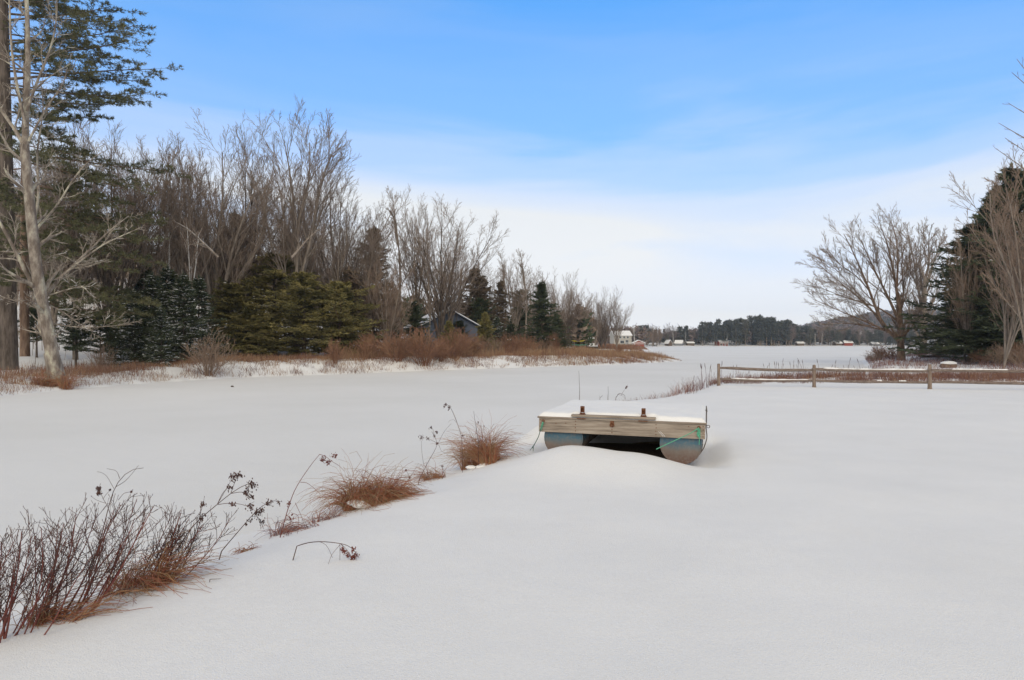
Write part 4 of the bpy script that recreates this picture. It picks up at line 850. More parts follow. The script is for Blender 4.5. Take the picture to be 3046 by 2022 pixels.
pine('white_pine', root, [tuple(Vector(P3(x, y, YP2)) - root) for x, y in [(74, 1060), (72, 800), (72, 500), (76, 250), (80, 80)]], 0.30, LB, 61, M['needle_pine'], M['bark_red'], 'drooping white pine with brown green limbs reaching right behind the leaning tree', size=0.20, nb_=16, ns=14)

# ------------------------------------------------------------------ prototypes of the bare trees
proto = []
def vp(i, seed, h, n, sp, r0, tm='bark', cm='twig', bend=0.5, low=0.12, **ov):
    t = bare_tree('bare_tree', seed, vase(seed, h, n, sp, r0, bend, low=low), lv(1.0, **ov), M[tm], M[cm], trunk_levels=1); proto.append(t); return t
vp(0, 101, 20, 8, 6.5, 0.32, bend=0.5, l0_n=11)                                   # wide fan
vp(1, 102, 20, 6, 4.2, 0.26, bend=0.4, low=0.28)                          # narrow fan
vp(2, 103, 20, 2, 1.2, 0.22, low=0.55, l0_n=16, l0_t0=0.35, l0_ratio=0.24, l0_taper=0.7)     # single straight
vp(3, 104, 20, 8, 6.5, 0.28, tm='bark_dark', cm='twig', bend=0.8, low=0.10)            # dense clump
vp(4, 105, 20, 2, 0.9, 0.16, tm='birch', cm='twig_brown', low=0.6, l0_n=12, l0_t0=0.45, l0_ratio=0.2)
vp(5, 106, 14, 6, 3.5, 0.14, tm='bark', cm='twig_brown', bend=0.4, low=0.05, l0_n=8, l0_t0=0.1)
def bare(i, px, Y, h, rz, label, group=None, sxy=None, s0=20.0, tilt=(0, 0)):
    if i not in ZM: ZM[i] = zmax(proto[i]) * 0.985
    s = h / ZM[i]; return place(proto[i], USED, G(px, Y, -0.05), rz, s, label, 'tree', group, (sxy or 1.0) * s, tilt)
def top(py, Y, px): return CAMZ + (CY - py) / FPX * Y - h1((px - CX) / FPX * Y, Y)   # height that reaches picture row py
def bt(i, px, Y, py, rz, label, group=None, w=1.0, tilt=(0, 0)): return bare(i, px, Y, top(py, Y, px), rz, label, group, w, tilt=tilt)
bt(0, 640, 60, 298, 0.4, 'widest bare tree on the left bank, many ascending stems behind the big hemlock', w=1.1)
bt(3, 740, 66, 360, 2.1, 'dark many-stemmed bare tree just right of the widest one', w=0.8)
bt(1, 880, 62, 305, 1.2, 'tallest bare maple right of the hemlock, standing clear against the blue sky', w=1.1)
bt(0, 1000, 66, 420, 3.3, 'bare tree sloping down to the right of the tallest maple', w=0.95)
bt(1, 545, 58, 400, 0.2, 'bare tree between the pine limbs and the widest fan tree', w=1.0)
bt(2, 1185, 78, 560, 0.2, 'slim straight bare tree left of the dark vase shaped tree', w=1.1)
bt(1, 1240, 76, 575, 2.6, 'slim forked bare tree just left of the dark vase shaped tree', w=0.8)
bt(3, 1310, 74, 572, 4.5, 'dark vase shaped bare tree rising beside the blue gabled house', w=1.15)
bt(2, 1275, 71, 760, 1.2, 'thin bare tree whose trunk crosses the front of the blue gabled house')
bt(0, 1345, 80, 640, 5.2, 'bare tree with arching right side over the blue gabled house', w=0.75)
gw = 'bare trees of the wood behind the left bank'
lw = 'bare tree in the thick wood behind the left bank'
# the wood behind: trunks one can tell apart but which nothing singles out
wl = random.Random(5)
for k in range(34):
    px = wl.uniform(-60, 1180); Y = wl.uniform(64, 112); tp = np.interp(px, [0, 200, 330, 560, 800, 900, 1000, 1100, 1180], [330, 350, 400, 520, 520, 500, 570, 660, 740]) + wl.uniform(10, 230)
    bt([1, 2, 2, 1, 5, 3, 1, 2][k % 8], px, Y, tp, wl.uniform(0, 6.28), lw, gw, w=wl.uniform(0.8, 1.15))
for px, Y, tp, i in ((225, 52, 350, 1), (330, 54, 345, 3), (420, 56, 395, 1), (480, 60, 440, 2), (160, 50, 420, 1)):
    bt(i, px, Y, tp, px * 0.1, lw, gw)
bt(4, 400, 60, 600, 0.3, 'white birch trunk standing among dark trunks behind the drooping pine')
bt(4, 575, 52, 640, 2.3, 'thin crooked birch with a pale stem left of the big hemlock', tilt=(0, 0.06))
bt(4, 505, 57, 560, 1.3, 'slim pale birch beside the snow dusted spruce saplings')
# middle distance, towards the far shore
mid = [(1370, 98, 755, 2, 1.1), (1420, 100, 742, 2, 1.0), (1452, 96, 770, 1, .9), (1500, 104, 745, 2, .95), (1532, 98, 750, 1, .85), (1562, 92, 742, 2, 1.2), (1592, 110, 790, 1, 1.0),
       (1655, 112, 795, 0, .85), (1690, 116, 805, 3, .85), (1720, 122, 830, 0, .8), (1770, 150, 850, 0, .9), (1800, 152, 846, 3, .8), (1835, 158, 862, 0, .85)]
ml = ['slim bare tree right of the pointed spruces beside the house', 'bare tree with fine upright crown behind the two dark spruces', 'forked bare tree between the dark spruces', 'light bare tree with leaning stems in the middle of the bank', 'bare tree with narrow fork left of the tall straight one',
      'tall straight bare tree just left of the big green spruce', 'thin bare tree behind the tip of the big green spruce', 'rounded bare tree right of the big green spruce', 'dark bare tree overlapping the rounded one', 'bare tree with low right side, last before the gap',
      'left tree of the last bare group above the kayaks', 'middle tree of the last bare group above the kayaks', 'right tree of the last bare group before the open lake']
for (px, Y, tp, i, w), l_ in zip(mid, ml): bt(i, px, Y, tp, px * 0.7, l_, None, w)
for k in range(26):
    px = wl.uniform(1150, 1800); Y = wl.uniform(125, 210); bt([1, 2, 5, 3][k % 4], px, Y, np.interp(px, [1150, 1600, 1870], [850, 905, 945]) + wl.uniform(0, 40), wl.uniform(0, 6.28), 'small bare tree in the wood toward the lake end of the left bank', 'small bare trees toward the lake end', w=1.3)
for k in range(11):
    px = wl.uniform(1868, 1965); Y = wl.uniform(345, 425); bt([5, 2, 5][k % 3], px, max(Y, 350), wl.uniform(968, 1000), wl.uniform(0, 6.28), 'bare grey tree behind the boathouse point', 'bare trees on the far point', w=1.8)
bt(4, 1887, 300, 960, 0.4, 'pale birch standing at the far point beside the red shed', w=2.0)

# ------------------------------------------------------------------ conifers of the left bank
cp = {}
cp['spruce'] = conifer('spruce_tree', 201, 13, 3.3, 0.5, 190, M['needle_dark'], M['bark_dark'], 0.18, size=0.32, nb_=10, q=5, ns=3, droop=-0.06, snow=0.02, shape=0.9, irregular=0.42, hole=0.2)
cp['hemlock'] = conifer('hemlock_tree', 202, 12, 4.6, 0.5, 150, M['needle_olive'], M['bark_dark'], 0.24, size=0.27, nb_=14, q=6, ns=4, droop=-0.11, rise=0.35, shape=0.60, irregular=0.4, hole=0.13, snow=0.012)
cp['sapling'] = conifer('snowy_sapling', 203, 6, 1.7, 0.3, 80, M['needle_dark'], M['bark_dark'], 0.06, size=0.20, nb_=9, q=4, ns=3, droop=-0.06, snow=0.42, shape=0.85)
cp['brown'] = conifer('brown_cedar', 204, 13, 2.6, 0.8, 150, M['needle_brown'], M['bark_red'], 0.16, size=0.34, nb_=9, q=4, ns=3, shape=0.7, hole=0.35, irregular=0.4)
cp['tuft'] = conifer('dark_pine', 205, 12, 3.0, 3.5, 60, M['needle_dark'], M['bark_dark'], 0.18, size=0.34, nb_=11, q=5, ns=4, rise=0.4, shape=0.5, irregular=0.35)
def con(k, px, Y, py, rz, label, cat, group=None, w=1.0):
    p = cp[k]; 
    if k not in ZM: ZM[k] = zmax(p)
    s = top(py, Y, px) / ZM[k]
    return place(p, USED, G(px, Y, -0.05), rz, s, label, cat, group, s * w)
con('hemlock', 815, 62, 745, 0.3, 'large dark olive hemlock, tallest of the evergreen group in the middle of the left bank', 'hemlock', w=1.5)
con('hemlock', 690, 59, 835, 2.3, 'broad hemlock forming the left shoulder of the evergreen group', 'hemlock', w=1.55)
con('hemlock', 905, 58, 800, 4.1, 'bushy hemlock filling the centre of the evergreen group', 'hemlock', w=1.3)
con('hemlock', 745, 57, 900, 5.1, 'low wide hemlock in front, between the left shoulder and the tallest hemlock', 'hemlock', w=1.7)
cp['olive'] = conifer('olive_hemlock', 206, 8, 3.3, 0.4, 120, M['needle_olive'], M['bark_red'], 0.16, size=0.24, nb_=13, q=6, ns=4, droop=-0.09, rise=0.4, shape=0.5, irregular=0.5, hole=0.2)
s = top(838, 60, 1010) / 8.3; place(cp['olive'], USED, G(1010, 60), 0, s, 'yellowish olive hemlock at the right end of the evergreen group', 'hemlock', None, s * 1.2)
s = top(940, 56, 770) / 8.3; place(cp['olive'], USED, G(770, 56), 2, s, 'low olive hemlock skirt at the front of the evergreen group', 'hemlock', None, s * 1.25)
sl_ = 'snow dusted spruce sapling in the shade left of the hemlocks'; sg = 'snow dusted saplings'
for px, Y, tp, w in ((455, 50, 800, 1.1), (500, 52, 780, 1.1), (545, 50, 800, 1.0), (400, 49, 850, 1.1), (480, 46, 900, 1.0), (590, 52, 810, 1.1), (430, 56, 770, 1.1), (360, 52, 860, 1)):
    con('sapling', px, Y, tp, px, sl_, 'spruce sapling', sg, w)
con('tuft', 225, 46, 905, 1.0, 'dark low pine thicket under the drooping limbs, left of the saplings', 'pine tree', w=1.3)
con('tuft', 300, 47, 930, 2.0, 'dark low pine bush right of the leaning tree', 'pine tree', w=1.5)
con('tuft', 110, 50, 900, 3.0, 'dark low pine between the thick trunk and the leaning tree', 'pine tree', w=1.2)
for k, (px, Y, tp) in enumerate(((60, 95, 560), (180, 90, 610), (290, 92, 620), (700, 95, 620), (520, 100, 680), (860, 90, 680))):
    con('brown', px, Y, tp, k, 'tall brownish evergreen inside the wood behind the left bank', 'evergreen tree', 'brownish evergreens inside the wood', 1.3)
con('brown', 1110, 74, 660, 0.5, 'tall brown tinged pine between the tallest maple and the vase shaped tree', 'pine tree', w=1.1)
bt(1, 1095, 66, 620, 0.9, 'forked bare tree standing in front of the tall brown tinged pine')
bt(5, 1150, 64, 760, 1.9, 'twiggy low bare tree right of the tall brown tinged pine', w=1.3)
con('brown', 1040, 64, 790, 2.5, 'short brown tinged pine behind the olive hemlock', 'pine tree', w=1.6)
con('spruce', 1235, 68, 885, 1.0, 'dark green spruce just left of the blue gabled house', 'spruce', w=1.25)
con('spruce', 1165, 66, 950, 2.0, 'low dark spruce left of the house and behind the red brush', 'spruce', w=1.6)
con('brown', 1410, 88, 785, 1.5, 'brownish pointed spruce right of the blue gabled house', 'spruce', w=1.35)
con('brown', 1437, 92, 815, 3.5, 'brownish spruce with rounded right side beside the pointed one', 'spruce', w=1.25)
con('tuft', 1430, 84, 880, 0.5, 'short dense dark pine below the two brownish spruces', 'pine tree', w=1.0)
con('brown', 1488, 96, 825, 0.2, 'narrow dark spruce between the brownish pair and the tall bare tree', 'spruce', w=0.9)
con('tuft', 1545, 100, 855, 4.2, 'dark rounded pine behind the white trunks', 'pine tree', w=1.0)
con('tuft', 1520, 92, 960, 4.9, 'low dark pine at the foot of the white trunks', 'pine tree', w=1.2)
con('spruce', 1612, 84, 826, 0.9, 'big symmetrical green spruce standing clear in the middle of the bank', 'spruce', w=1.12)
con('olive' if False else 'spruce', 1655, 92, 925, 3.9, 'short spruce at the right foot of the big symmetrical one', 'spruce', w=1.3)
con('brown', 1668, 96, 950, 2.2, 'olive brown cedar left of the stacked kayaks', 'cedar', w=1.5)
cp['young'] = conifer('young_pine', 207, 6, 1.8, 0.3, 80, M['needle_olive'], M['bark_red'], 0.07, size=0.22, nb_=10, q=5, ns=4, shape=0.75, rise=0.5)
con('young', 1442, 74, 922, 0.4, 'young olive pine in the red brush before the brownish spruces', 'young pine', w=1.0)
con('young', 1335, 66, 948, 1.4, 'small young pine in front of the blue gabled house', 'young pine', w=1.1)
con('sapling', 1478, 78, 935, 1.4, 'small dark spruce right of the young olive pine', 'spruce sapling', None, 1.2)
con('tuft', 1740, 190, 950, 1.4, 'dark pine far behind the kayaks', 'pine tree', w=1.6)
for k, (px, tp) in enumerate(((1700, 940), (1730, 935), (1765, 948), (1650, 930), (1600, 925), (1560, 930), (1385, 900), (1420, 905))):
    con('tuft', px, 230 + 9 * k % 40 if px < 1790 else 352 + k, tp, k, 'dark pine far back behind the left bank houses', 'pine tree', 'dark pines far back behind the left bank', 1.6)

# limb leaning into the hemlock with snow on it
for (l, nm) in (([(512, 655), (560, 680), (600, 718), (650, 765)], 'snow topped bare limb slanting down left of the hemlock'), ([(950, 680), (915, 710), (890, 740), (868, 765)], 'snow topped bare limb slanting up right over the hemlock')):
    Y = 49.0; b = Vector(P3(*l[-1], Y)); o = empty('fallen_limb', b, 0, nm, 'dead limb'); m_ = MB(); s_ = MB()
    P_, r = stem_lines([([tuple(Vector(P3(x, y, Y)) - b) for x, y in l[::-1]] , 0.09, 0.03)], 9); tubes(m_, P_, r, 6)
    P1, r1 = spawn(np.random.default_rng(3), P_, r, n=8, t0=0.2, t1=1, ang=0.6, ratio=0.35, trop=0.02, wob=0.1, K=4, minr=0.014); tubes(m_, P1, r1, 3)
    P_[..., 2] += r * 0.6; tubes(s_, P_[:, 1:-1], r[:, 1:-1] * 0.55, 5); m_.build('limb', M['bark'], o); s_.build('snow_strip', M['cap'], o)

# ================================================================== RIGHT SHORE TREES
YR = 74.0; root = G(2678, YR); rg = np.random.default_rng(80)
LR = [([(2682, 1085), (2680, 1050), (2678, 980), (2677, 930)], .46, .26), ([(2676, 940), (2676, 905), (2677, 880)], .24, .17),
      ([(2672, 1010), (2640, 990), (2612, 940), (2590, 870), (2560, 800), (2535, 740), (2510, 695)], .22, .03),
      ([(2676, 960), (2655, 910), (2625, 850), (2600, 800), (2575, 745), (2562, 715)], .18, .03),
      ([(2674, 930), (2668, 860), (2650, 770), (2640, 720), (2622, 680)], .2, .03), ([(2668, 850), (2672, 760), (2665, 700), (2650, 655)], .14, .03),
      ([(2676, 950), (2690, 870), (2680, 790), (2690, 730)], .13, .03), ([(2672, 1000), (2620, 975), (2560, 950), (2500, 925), (2420, 890)], .13, .02),
      ([(2640, 985), (2580, 970), (2520, 960), (2450, 965)], .09, .02), ([(2676, 960), (2630, 920), (2570, 900), (2500, 880), (2430, 850)], .12, .02),
      ([(2612, 940), (2560, 890), (2500, 840), (2440, 790)], .09, .02), ([(2590, 870), (2550, 820), (2500, 790), (2460, 740)], .08, .02),
      ([(2680, 1000), (2705, 985), (2730, 940), (2745, 900)], .10, .02), ([(2625, 850), (2610, 780), (2600, 740)], .07, .02), ([(2640, 990), (2600, 930), (2540, 860), (2480, 790), (2440, 770)], .09, .02),
      ([(2676, 940), (2700, 860), (2712, 800), (2705, 760)], .08, .02)]
stems = stem_lines([pxstem(root, YR, l, a, b, rg, amp=0.5) for l, a, b in LR], 9)
t = bare_tree('bare_tree', 81, stems, lv(1.0, l0_n=12, l0_t0=0.2, l0_ratio=0.50, l0_taper=0.5, l0_trop=0.05, l0_ang=0.5, l0_maxlen=3.8, l0_minr=0.02, l1_minr=0.013, l2_minr=0.010, l3_minr=0.008), M['bark_red'], M['twig'], root, side0=10, snow=0.10)
tag(t, 'old bare maple with broken snag trunk and limbs sweeping left over the lake', 'tree')
YR2 = 92.0; root = G(2747, YR2)
LR = [([(2748, 1055), (2747, 1010), (2746, 950), (2750, 880), (2752, 820)], .5, .24), ([(2746, 960), (2735, 880), (2722, 800), (2710, 730), (2700, 700)], .2, .03), ([(2752, 830), (2765, 780), (2762, 740), (2765, 690)], .18, .03),
      ([(2752, 850), (2775, 790), (2790, 740), (2800, 710)], .16, .03), ([(2748, 900), (2738, 830), (2735, 760), (2745, 700)], .15, .03), ([(2742, 1015), (2722, 985), (2705, 930), (2700, 860)], .2, .03),
      ([(2752, 1010), (2780, 985), (2810, 970), (2850, 950)], .14, .03), ([(2750, 960), (2775, 900), (2800, 850), (2815, 800)], .13, .02), ([(2746, 900), (2720, 830), (2690, 780), (2680, 740)], .12, .02)]
stems = stem_lines([pxstem(root, YR2, l, a, b, rg, amp=0.5) for l, a, b in LR], 9)
t = bare_tree('bare_tree', 82, stems, lv(1.2, l0_n=12, l0_t0=0.2, l0_ratio=0.50, l0_taper=0.5, l0_trop=0.06, l0_ang=0.45, l0_maxlen=4.0), M['bark'], M['twig'], root, side0=10, snow=0.05)
tag(t, 'thick trunked bare tree just right of the snag maple, with upright crown', 'tree')
con('spruce', 2905, 66, 640, 0.7, 'dark spruce at the right, its slope facing the bare maples', 'spruce', w=1.7)
con('spruce', 2965, 70, 545, 3.3, 'spruce standing between the tallest spruce and the one facing the maples', 'spruce', w=1.5)
con('spruce', 3010, 62, 470, 2.7, 'tallest dark spruce filling the right edge of the picture', 'spruce', w=1.15)
con('spruce', 2885, 70, 790, 4.7, 'lower dark spruce at the left foot of the right hand evergreens', 'spruce', w=1.7)
con('spruce', 3090, 58, 620, 1.7, 'dark spruce mostly outside the right edge', 'spruce', w=1.4)
con('spruce', 2960, 60, 800, 5.5, 'low spreading dark spruce at the front of the right hand evergreens', 'spruce', w=1.6)
bt(5, 2985, 50, 530, 2.9, 'bare thin tree leaning before the dark spruces at the right', w=0.9, tilt=(0, -0.18))
bt(5, 3060, 46, 420, 1.1, 'pale twiggy bare tree cut by the right edge', w=1.0)
bt(5, 2880, 62, 660, 4.1, 'slender bare tree between the maples and the tallest spruce', w=0.7)
# the tree outside the frame whose branch tips reach in at the top right
root = G(3330, 24); LR = [([(3330, 1100), (3320, 700), (3300, 350), (3290, 100)], .2, .06)]
for (x, y, a, b) in ((3025, 175, 3180, 330), (3010, 215, 3200, 330), (2998, 305, 3200, 380), (2970, 365, 3200, 450), (2990, 410, 3200, 500), (2968, 445, 3200, 560), (3020, 480, 3200, 600)):
    LR.append(([(3300, b + 70), (a, b), ((a + x) / 2, (b + y) / 2 + 25), (x, y)], .05, .008))
stems = stem_lines([pxstem(root, 24, l, a, b, rg, amp=0.1) for l, a, b in LR], 9)
t = bare_tree('bare_tree', 83, stems, [dict(n=5, t0=0.4, t1=0.97, ang=0.5, ratio=0.16, trop=0.08, wob=0.12, K=5, rr=0.5, minr=0.006, maxlen=1.0), dict(n=3, t0=0.2, t1=0.9, ang=0.5, ratio=0.4, trop=0.08, wob=0.1, K=4, minr=0.005)], M['bark'], M['twig'], root)
tag(t, 'bare tree standing outside the frame, its dark twig tips reaching in at the upper right', 'tree')

# ================================================================== BRUSH AND MEADOW
def fit(n, test, box, rg):
    x = rg.uniform(box[0], box[1], n); y = rg.uniform(box[2], box[3], n); k = test(x, y); return x[k], y[k]
def meadow(name, n, test, box, h, w, mats, seed, label=None, bend=0.4, lean=0.25, K=3):
    rg = np.random.default_rng(seed); x, y = fit(n, test, box, rg); m_ = MB()
    p = np.stack([x, y, H(x, y) - 0.04], -1); idx = (vnoise(x * 0.55, y * 0.55, seed) * 0.9 + vnoise(x * 1.9, y * 1.9, seed + 5) * 0.6 + rg.random(len(x)) * 0.6) / 2.1 * len(mats)
    idx = np.clip(idx.astype(int), 0, len(mats) - 1)
    hh = h(x, y) if callable(h) else h; hh = np.broadcast_to(hh, len(x))
    for i in range(len(mats)):
        s = idx == i
        if s.any(): blades(m_, rg, p[s], hh[s], np.maximum(w, y[s] * 0.00042) if w is None or True else w, lean, bend, K, mi=i)
    o = m_.build(name, mats); tag(o, label, kind='stuff'); o['category'] = 'grass'; return o
dL = lambda x, y: sdist(LEFT, x, y)
BR = [M['brush_dark'], M['brush'], M['brush']]
# dense red brush belt behind the snowy lip, from the hemlocks to the point
def t1(x, y):
    d = dL(x, y); b = x / y * FPX + CX; e = 3.3 - 2.5 * sstep(1500, 1950, b) + 2.2 * fbm(x * 0.45, y * 0.45, 4) + 1.2 * fbm(x * 1.7, y * 1.7, 44, 2)
    return (d > np.maximum(e, 0.25)) & (d < 15) & (b > 1010) & (y < 118)
def h_1(x, y):
    d = dL(x, y)
    return (0.90 - 0.42 * sstep(-5, 18, x) + 0.75 * fbm(x * 0.5, y * 0.5, 5, 3) + 0.35 * fbm(x * 2.3, y * 2.3, 55, 2)) * (0.45 + 0.55 * sstep(0.3, 4, d))
meadow('red_brush', 120000, t1, (-28, 34, 48, 118), lambda x, y: np.maximum(h_1(x, y), 0.22), 0.02, [M['brush_dark'], M['brush'], M['straw_far'], M['brush']], 31, 'dense rust red brush and dry grass on the low point of the left bank')
def t1b(x, y):
    d = dL(x, y); b = x / y * FPX + CX; e = 2.7 - 1.9 * sstep(350, 50, b) + 1.8 * fbm(x * 0.5, y * 0.5, 4)
    return (d > np.maximum(e, 0.6)) & (d < e + 5.5) & (b > -300) & (b < 1040) & (vnoise(x * 0.9, y * 0.9, 61) > 0.22)
meadow('bank_brush', 95000, t1b, (-44, 0, 20, 64), lambda x, y: np.maximum(0.42 + 0.40 * fbm(x * 0.7, y * 0.7, 5, 3), 0.15), 0.016, [M['brush_dark'], M['brush'], M['straw_far'], M['brush']], 38, 'continuous belt of rusty brown grass between the snowy lip and the wood on the left')
# sparse tussocks on the snowy lip
def t2(x, y):
    d = dL(x, y); b = x / y * FPX + CX
    return (d > 0.25) & (d < 6.5) & (vnoise(x * 0.75, y * 0.75, 6) * 0.6 + vnoise(x * 2.3, y * 2.3, 16) * 0.4 > 0.40 - 0.10 * sstep(400, 0, b) - 0.05 * sstep(0.5, 4, d)) & (b > -250) & (b < 1960)
meadow('bank_grass', 190000, t2, (-34, 20, 20, 82), lambda x, y: np.maximum(0.45 + 0.5 * fbm(x * 1.1, y * 1.1, 5, 3), 0.15), 0.014, [M['brush_dark'], M['brush'], M['straw_far']], 32, 'tufts of rusty dry grass along the snowy ice edge of the left bank', bend=0.8, lean=0.6)
def t3(x, y):
    d = dL(x, y); b = x / y * FPX + CX
    return (d > 5) & (d < 14) & (vnoise(x * 0.5, y * 0.5, 26) > 0.42) & (b > -250) & (b < 1080)
meadow('wood_edge_grass', 40000, t3, (-44, 0, 24, 66), lambda x, y: 0.5 + 0.25 * fbm(x * 0.9, y * 0.9, 5), 0.014, [M['brush_dark'], M['brush']], 33, 'brown dry grass and stems between the ice edge and the wood on the left')
def t4(x, y):
    d = dL(x, y); b = x / y * FPX + CX
    return (d > 0.5 + 2 * fbm(x * 0.2, y * 0.2, 3)) & (y > 165) & (y < 235) & (b > 1780) & (b < 1915 + 30 * fbm(x * 0.3, y * 0.1, 8))
meadow('red_brush', 20000, t4, (15, 50, 165, 235), lambda x, y: 0.3 + 0.8 * sstep(0.5, 7, dL(x, y)) * (1 + 0.6 * fbm(x * 0.3, y * 0.3, 8)), 0.02, BR, 34, 'patch of red brush behind the kayaks on the second point')
# marsh behind the fence
dN = lambda x, y: sdist(NEAR, x, y)
def t5(x, y):
    d = dN(x, y); b = x / y * FPX + CX
    return (y > 32.3) & (d > 0.3) & (y < 42.5) & (b > 2110) & (vnoise(x * 0.8, y * 0.8, 7) * 0.6 + vnoise(x * 2.1, y * 2.1, 17) * 0.4 > 0.47 - 0.06 * sstep(2450, 2600, b))
meadow('marsh_brush', 42000, t5, (9, 36, 32, 43), lambda x, y: np.maximum(0.36 + 0.4 * fbm(x * 0.9, y * 0.9, 3, 3), 0.1), 0.014, [M['weed'], M['brush'], M['brush_dark'], M['brush']], 35, 'red brown marsh plants seen between the fence rails', lean=0.4, bend=0.5)
def t6(x, y):
    d = dN(x, y); b = x / y * FPX + CX
    return (y > 43) & (d > 0.5) & (y < 95) & (b > 2480) & (vnoise(x * 0.35, y * 0.5, 7) * 0.55 + vnoise(x * 1.4, y * 1.6, 18) * 0.45 > 0.50)
meadow('snowy_weeds', 60000, t6, (18, 75, 42, 95), 0.5, 0.014, [M['weed'], M['weed'], M['twig_red'], M['brush_dark']], 36, 'thin purplish weeds in the snow behind the fence at the right', lean=0.5, bend=0.6)
# near bank edge weeds, from behind the raft to the first fence post
def t7(x, y):
    d = dN(x, y)
    return (d > -0.2) & (d < 1.1) & (y > 24.5) & (y < 33) & (vnoise(x * 0.9, y * 0.9, 9) > 0.45)
meadow('shore_weeds', 4200, t7, (1, 11, 24, 33), lambda x, y: 0.18 + 0.5 * sstep(25, 31, y), 0.012, [M['rust_straw'], M['brush_dark'], M['weed']], 37, 'rusty weeds along the near bank edge leading to the first fence post', lean=0.5, bend=0.7)
# cattails and seed stalks above the fence
rg = np.random.default_rng(90); m_ = None
ct = empty('marsh_reed', (0, 0, 0)); m_ = MB(); m_.tube([(0, 0, -0.1), (0.02, 0, 0.5), (0.06, 0.01, 1.0), (0.10, 0.02, 1.25)], [0.011, 0.009, 0.007, 0.006], 5); m_.tube([(0, 0, 0), (-0.1, 0.03, 0.4), (-0.25, 0.05, 0.65)], [0.009, 0.007, 0.004], 4)
m_.build('stem', M['weed'], ct); m_ = MB(); m_.tube([(0.062, 0.01, 0.98), (0.085, 0.015, 1.1), (0.10, 0.02, 1.22)], [0.008, 0.014, 0.006], 6); m_.build('seed_head', M['stem_dark'], ct)
for k in range(54):
    px = rg.uniform(2060, 2640); Y = rg.uniform(34, 42.0) if px > 2150 else rg.uniform(31, 33); x = (px - CX) / FPX * Y
    if float(dN(np.array([x]), np.array([Y]))[0]) < -0.6: continue
    s = rg.uniform(0.45, 1.0)
    place(ct, USED, G(px, Y), rg.random() * 6.28, s, 'dry reed with a dark tip standing in the marsh behind the fence', 'reed', 'reeds behind the fence', sxy=s * 1.2, tilt=(rg.normal() * 0.12, rg.normal() * 0.12))
# shrubs one can tell apart
sp_ = shrub('red_shrub', 301, 2.6, 1.5, 26, M['brush'], minr=0.011)
sp2 = shrub('brown_bush', 302, 2.6, 1.3, 24, M['twig_brown'], minr=0.010, trop=0.05)
def sh(p, px, Y, h, rz, label, w=1.0, group=None): 
    return place(p, USED, G(px, Y, -0.03), rz, h / 2.6, label, 'bush', group, h / 2.6 * w)
sh(sp2, 620, 44, 2.9, 0, 'round tangled brown bush with snow behind it, left of the hemlocks', 1.2)
sh(sp2, 300, 42, 1.9, 1, 'yellow brown thin bush right of the leaning tree foot', 0.8)
sh(sp_, 1265, 58, 3.3, 2, 'tallest red brown bush, below the blue gabled house', 1.3)
sh(sp_, 1180, 57, 2.6, 3, 'red brown bush left of the tallest one', 1.3)
sh(sp_, 1080, 56, 2.2, 4, 'upright orange brown bush at the foot of the olive hemlock', 1.0)
sh(sp_, 1000, 53, 1.9, 0.5, 'small orange brown bush under the right side of the hemlocks', 0.9)
con('tuft', 1368, 80, 950, 2.2, 'dark pine covering the right corner of the blue gabled house', 'pine tree', w=1.2)
sh(sp_, 1345, 62, 2.9, 5, 'low red bush before the small young pine', 1.3)
sh(sp_, 1840, 110, 1.3, 5, 'red bush on the point right of the kayaks', 1.3)
sh(sp_, 1655, 82, 2.6, 1, 'pale red bush standing out before the big symmetrical spruce', 0.9)
for k, (px, Y, h) in enumerate(((1120, 60, 2.3), (1225, 61, 2.3), (1310, 60, 2.0), (1400, 66, 2.2), (1460, 70, 2.1), (1520, 74, 2.3), (1570, 77, 2.2), (1610, 80, 2.0), (1380, 70, 2.4), (1490, 78, 2.6), (1430, 74, 2.3), (1550, 84, 2.4))):
    sh([sp_, sp2][k % 3 == 1], px, Y, h, k, 'reddish bush in the brush belt along the left bank', 1.4, 'bushes in the brush belt')
for k, (px, Y, h) in enumerate(((2625, 76, 1.7), (2600, 75, 1.2), (2650, 78, 1.6), (2710, 88, 1.6), (2735, 80, 1.3))):
    sh([sp_, sp2][k % 2], px, Y, h, k, 'rounded reddish bush at the feet of the bare maples', 1.7, 'bushes at the feet of the maples')
for k, (px, Y, h) in enumerate(((2880, 60, 1.2), (2930, 58, 1.4), (2980, 55, 1.9), (3020, 56, 2.2), (3045, 52, 2.1), (2840, 66, 1.0), (2790, 72, 0.9))):
    sh([sp2, sp_][k % 2], px, Y, h, k, 'brown bush before the dark spruces at the right', 1.3, 'bushes before the right spruces')
con('tuft', 2870, 60, 975, 0.4, 'low juniper like evergreen at the foot of the right spruces', 'evergreen bush', w=2.4)

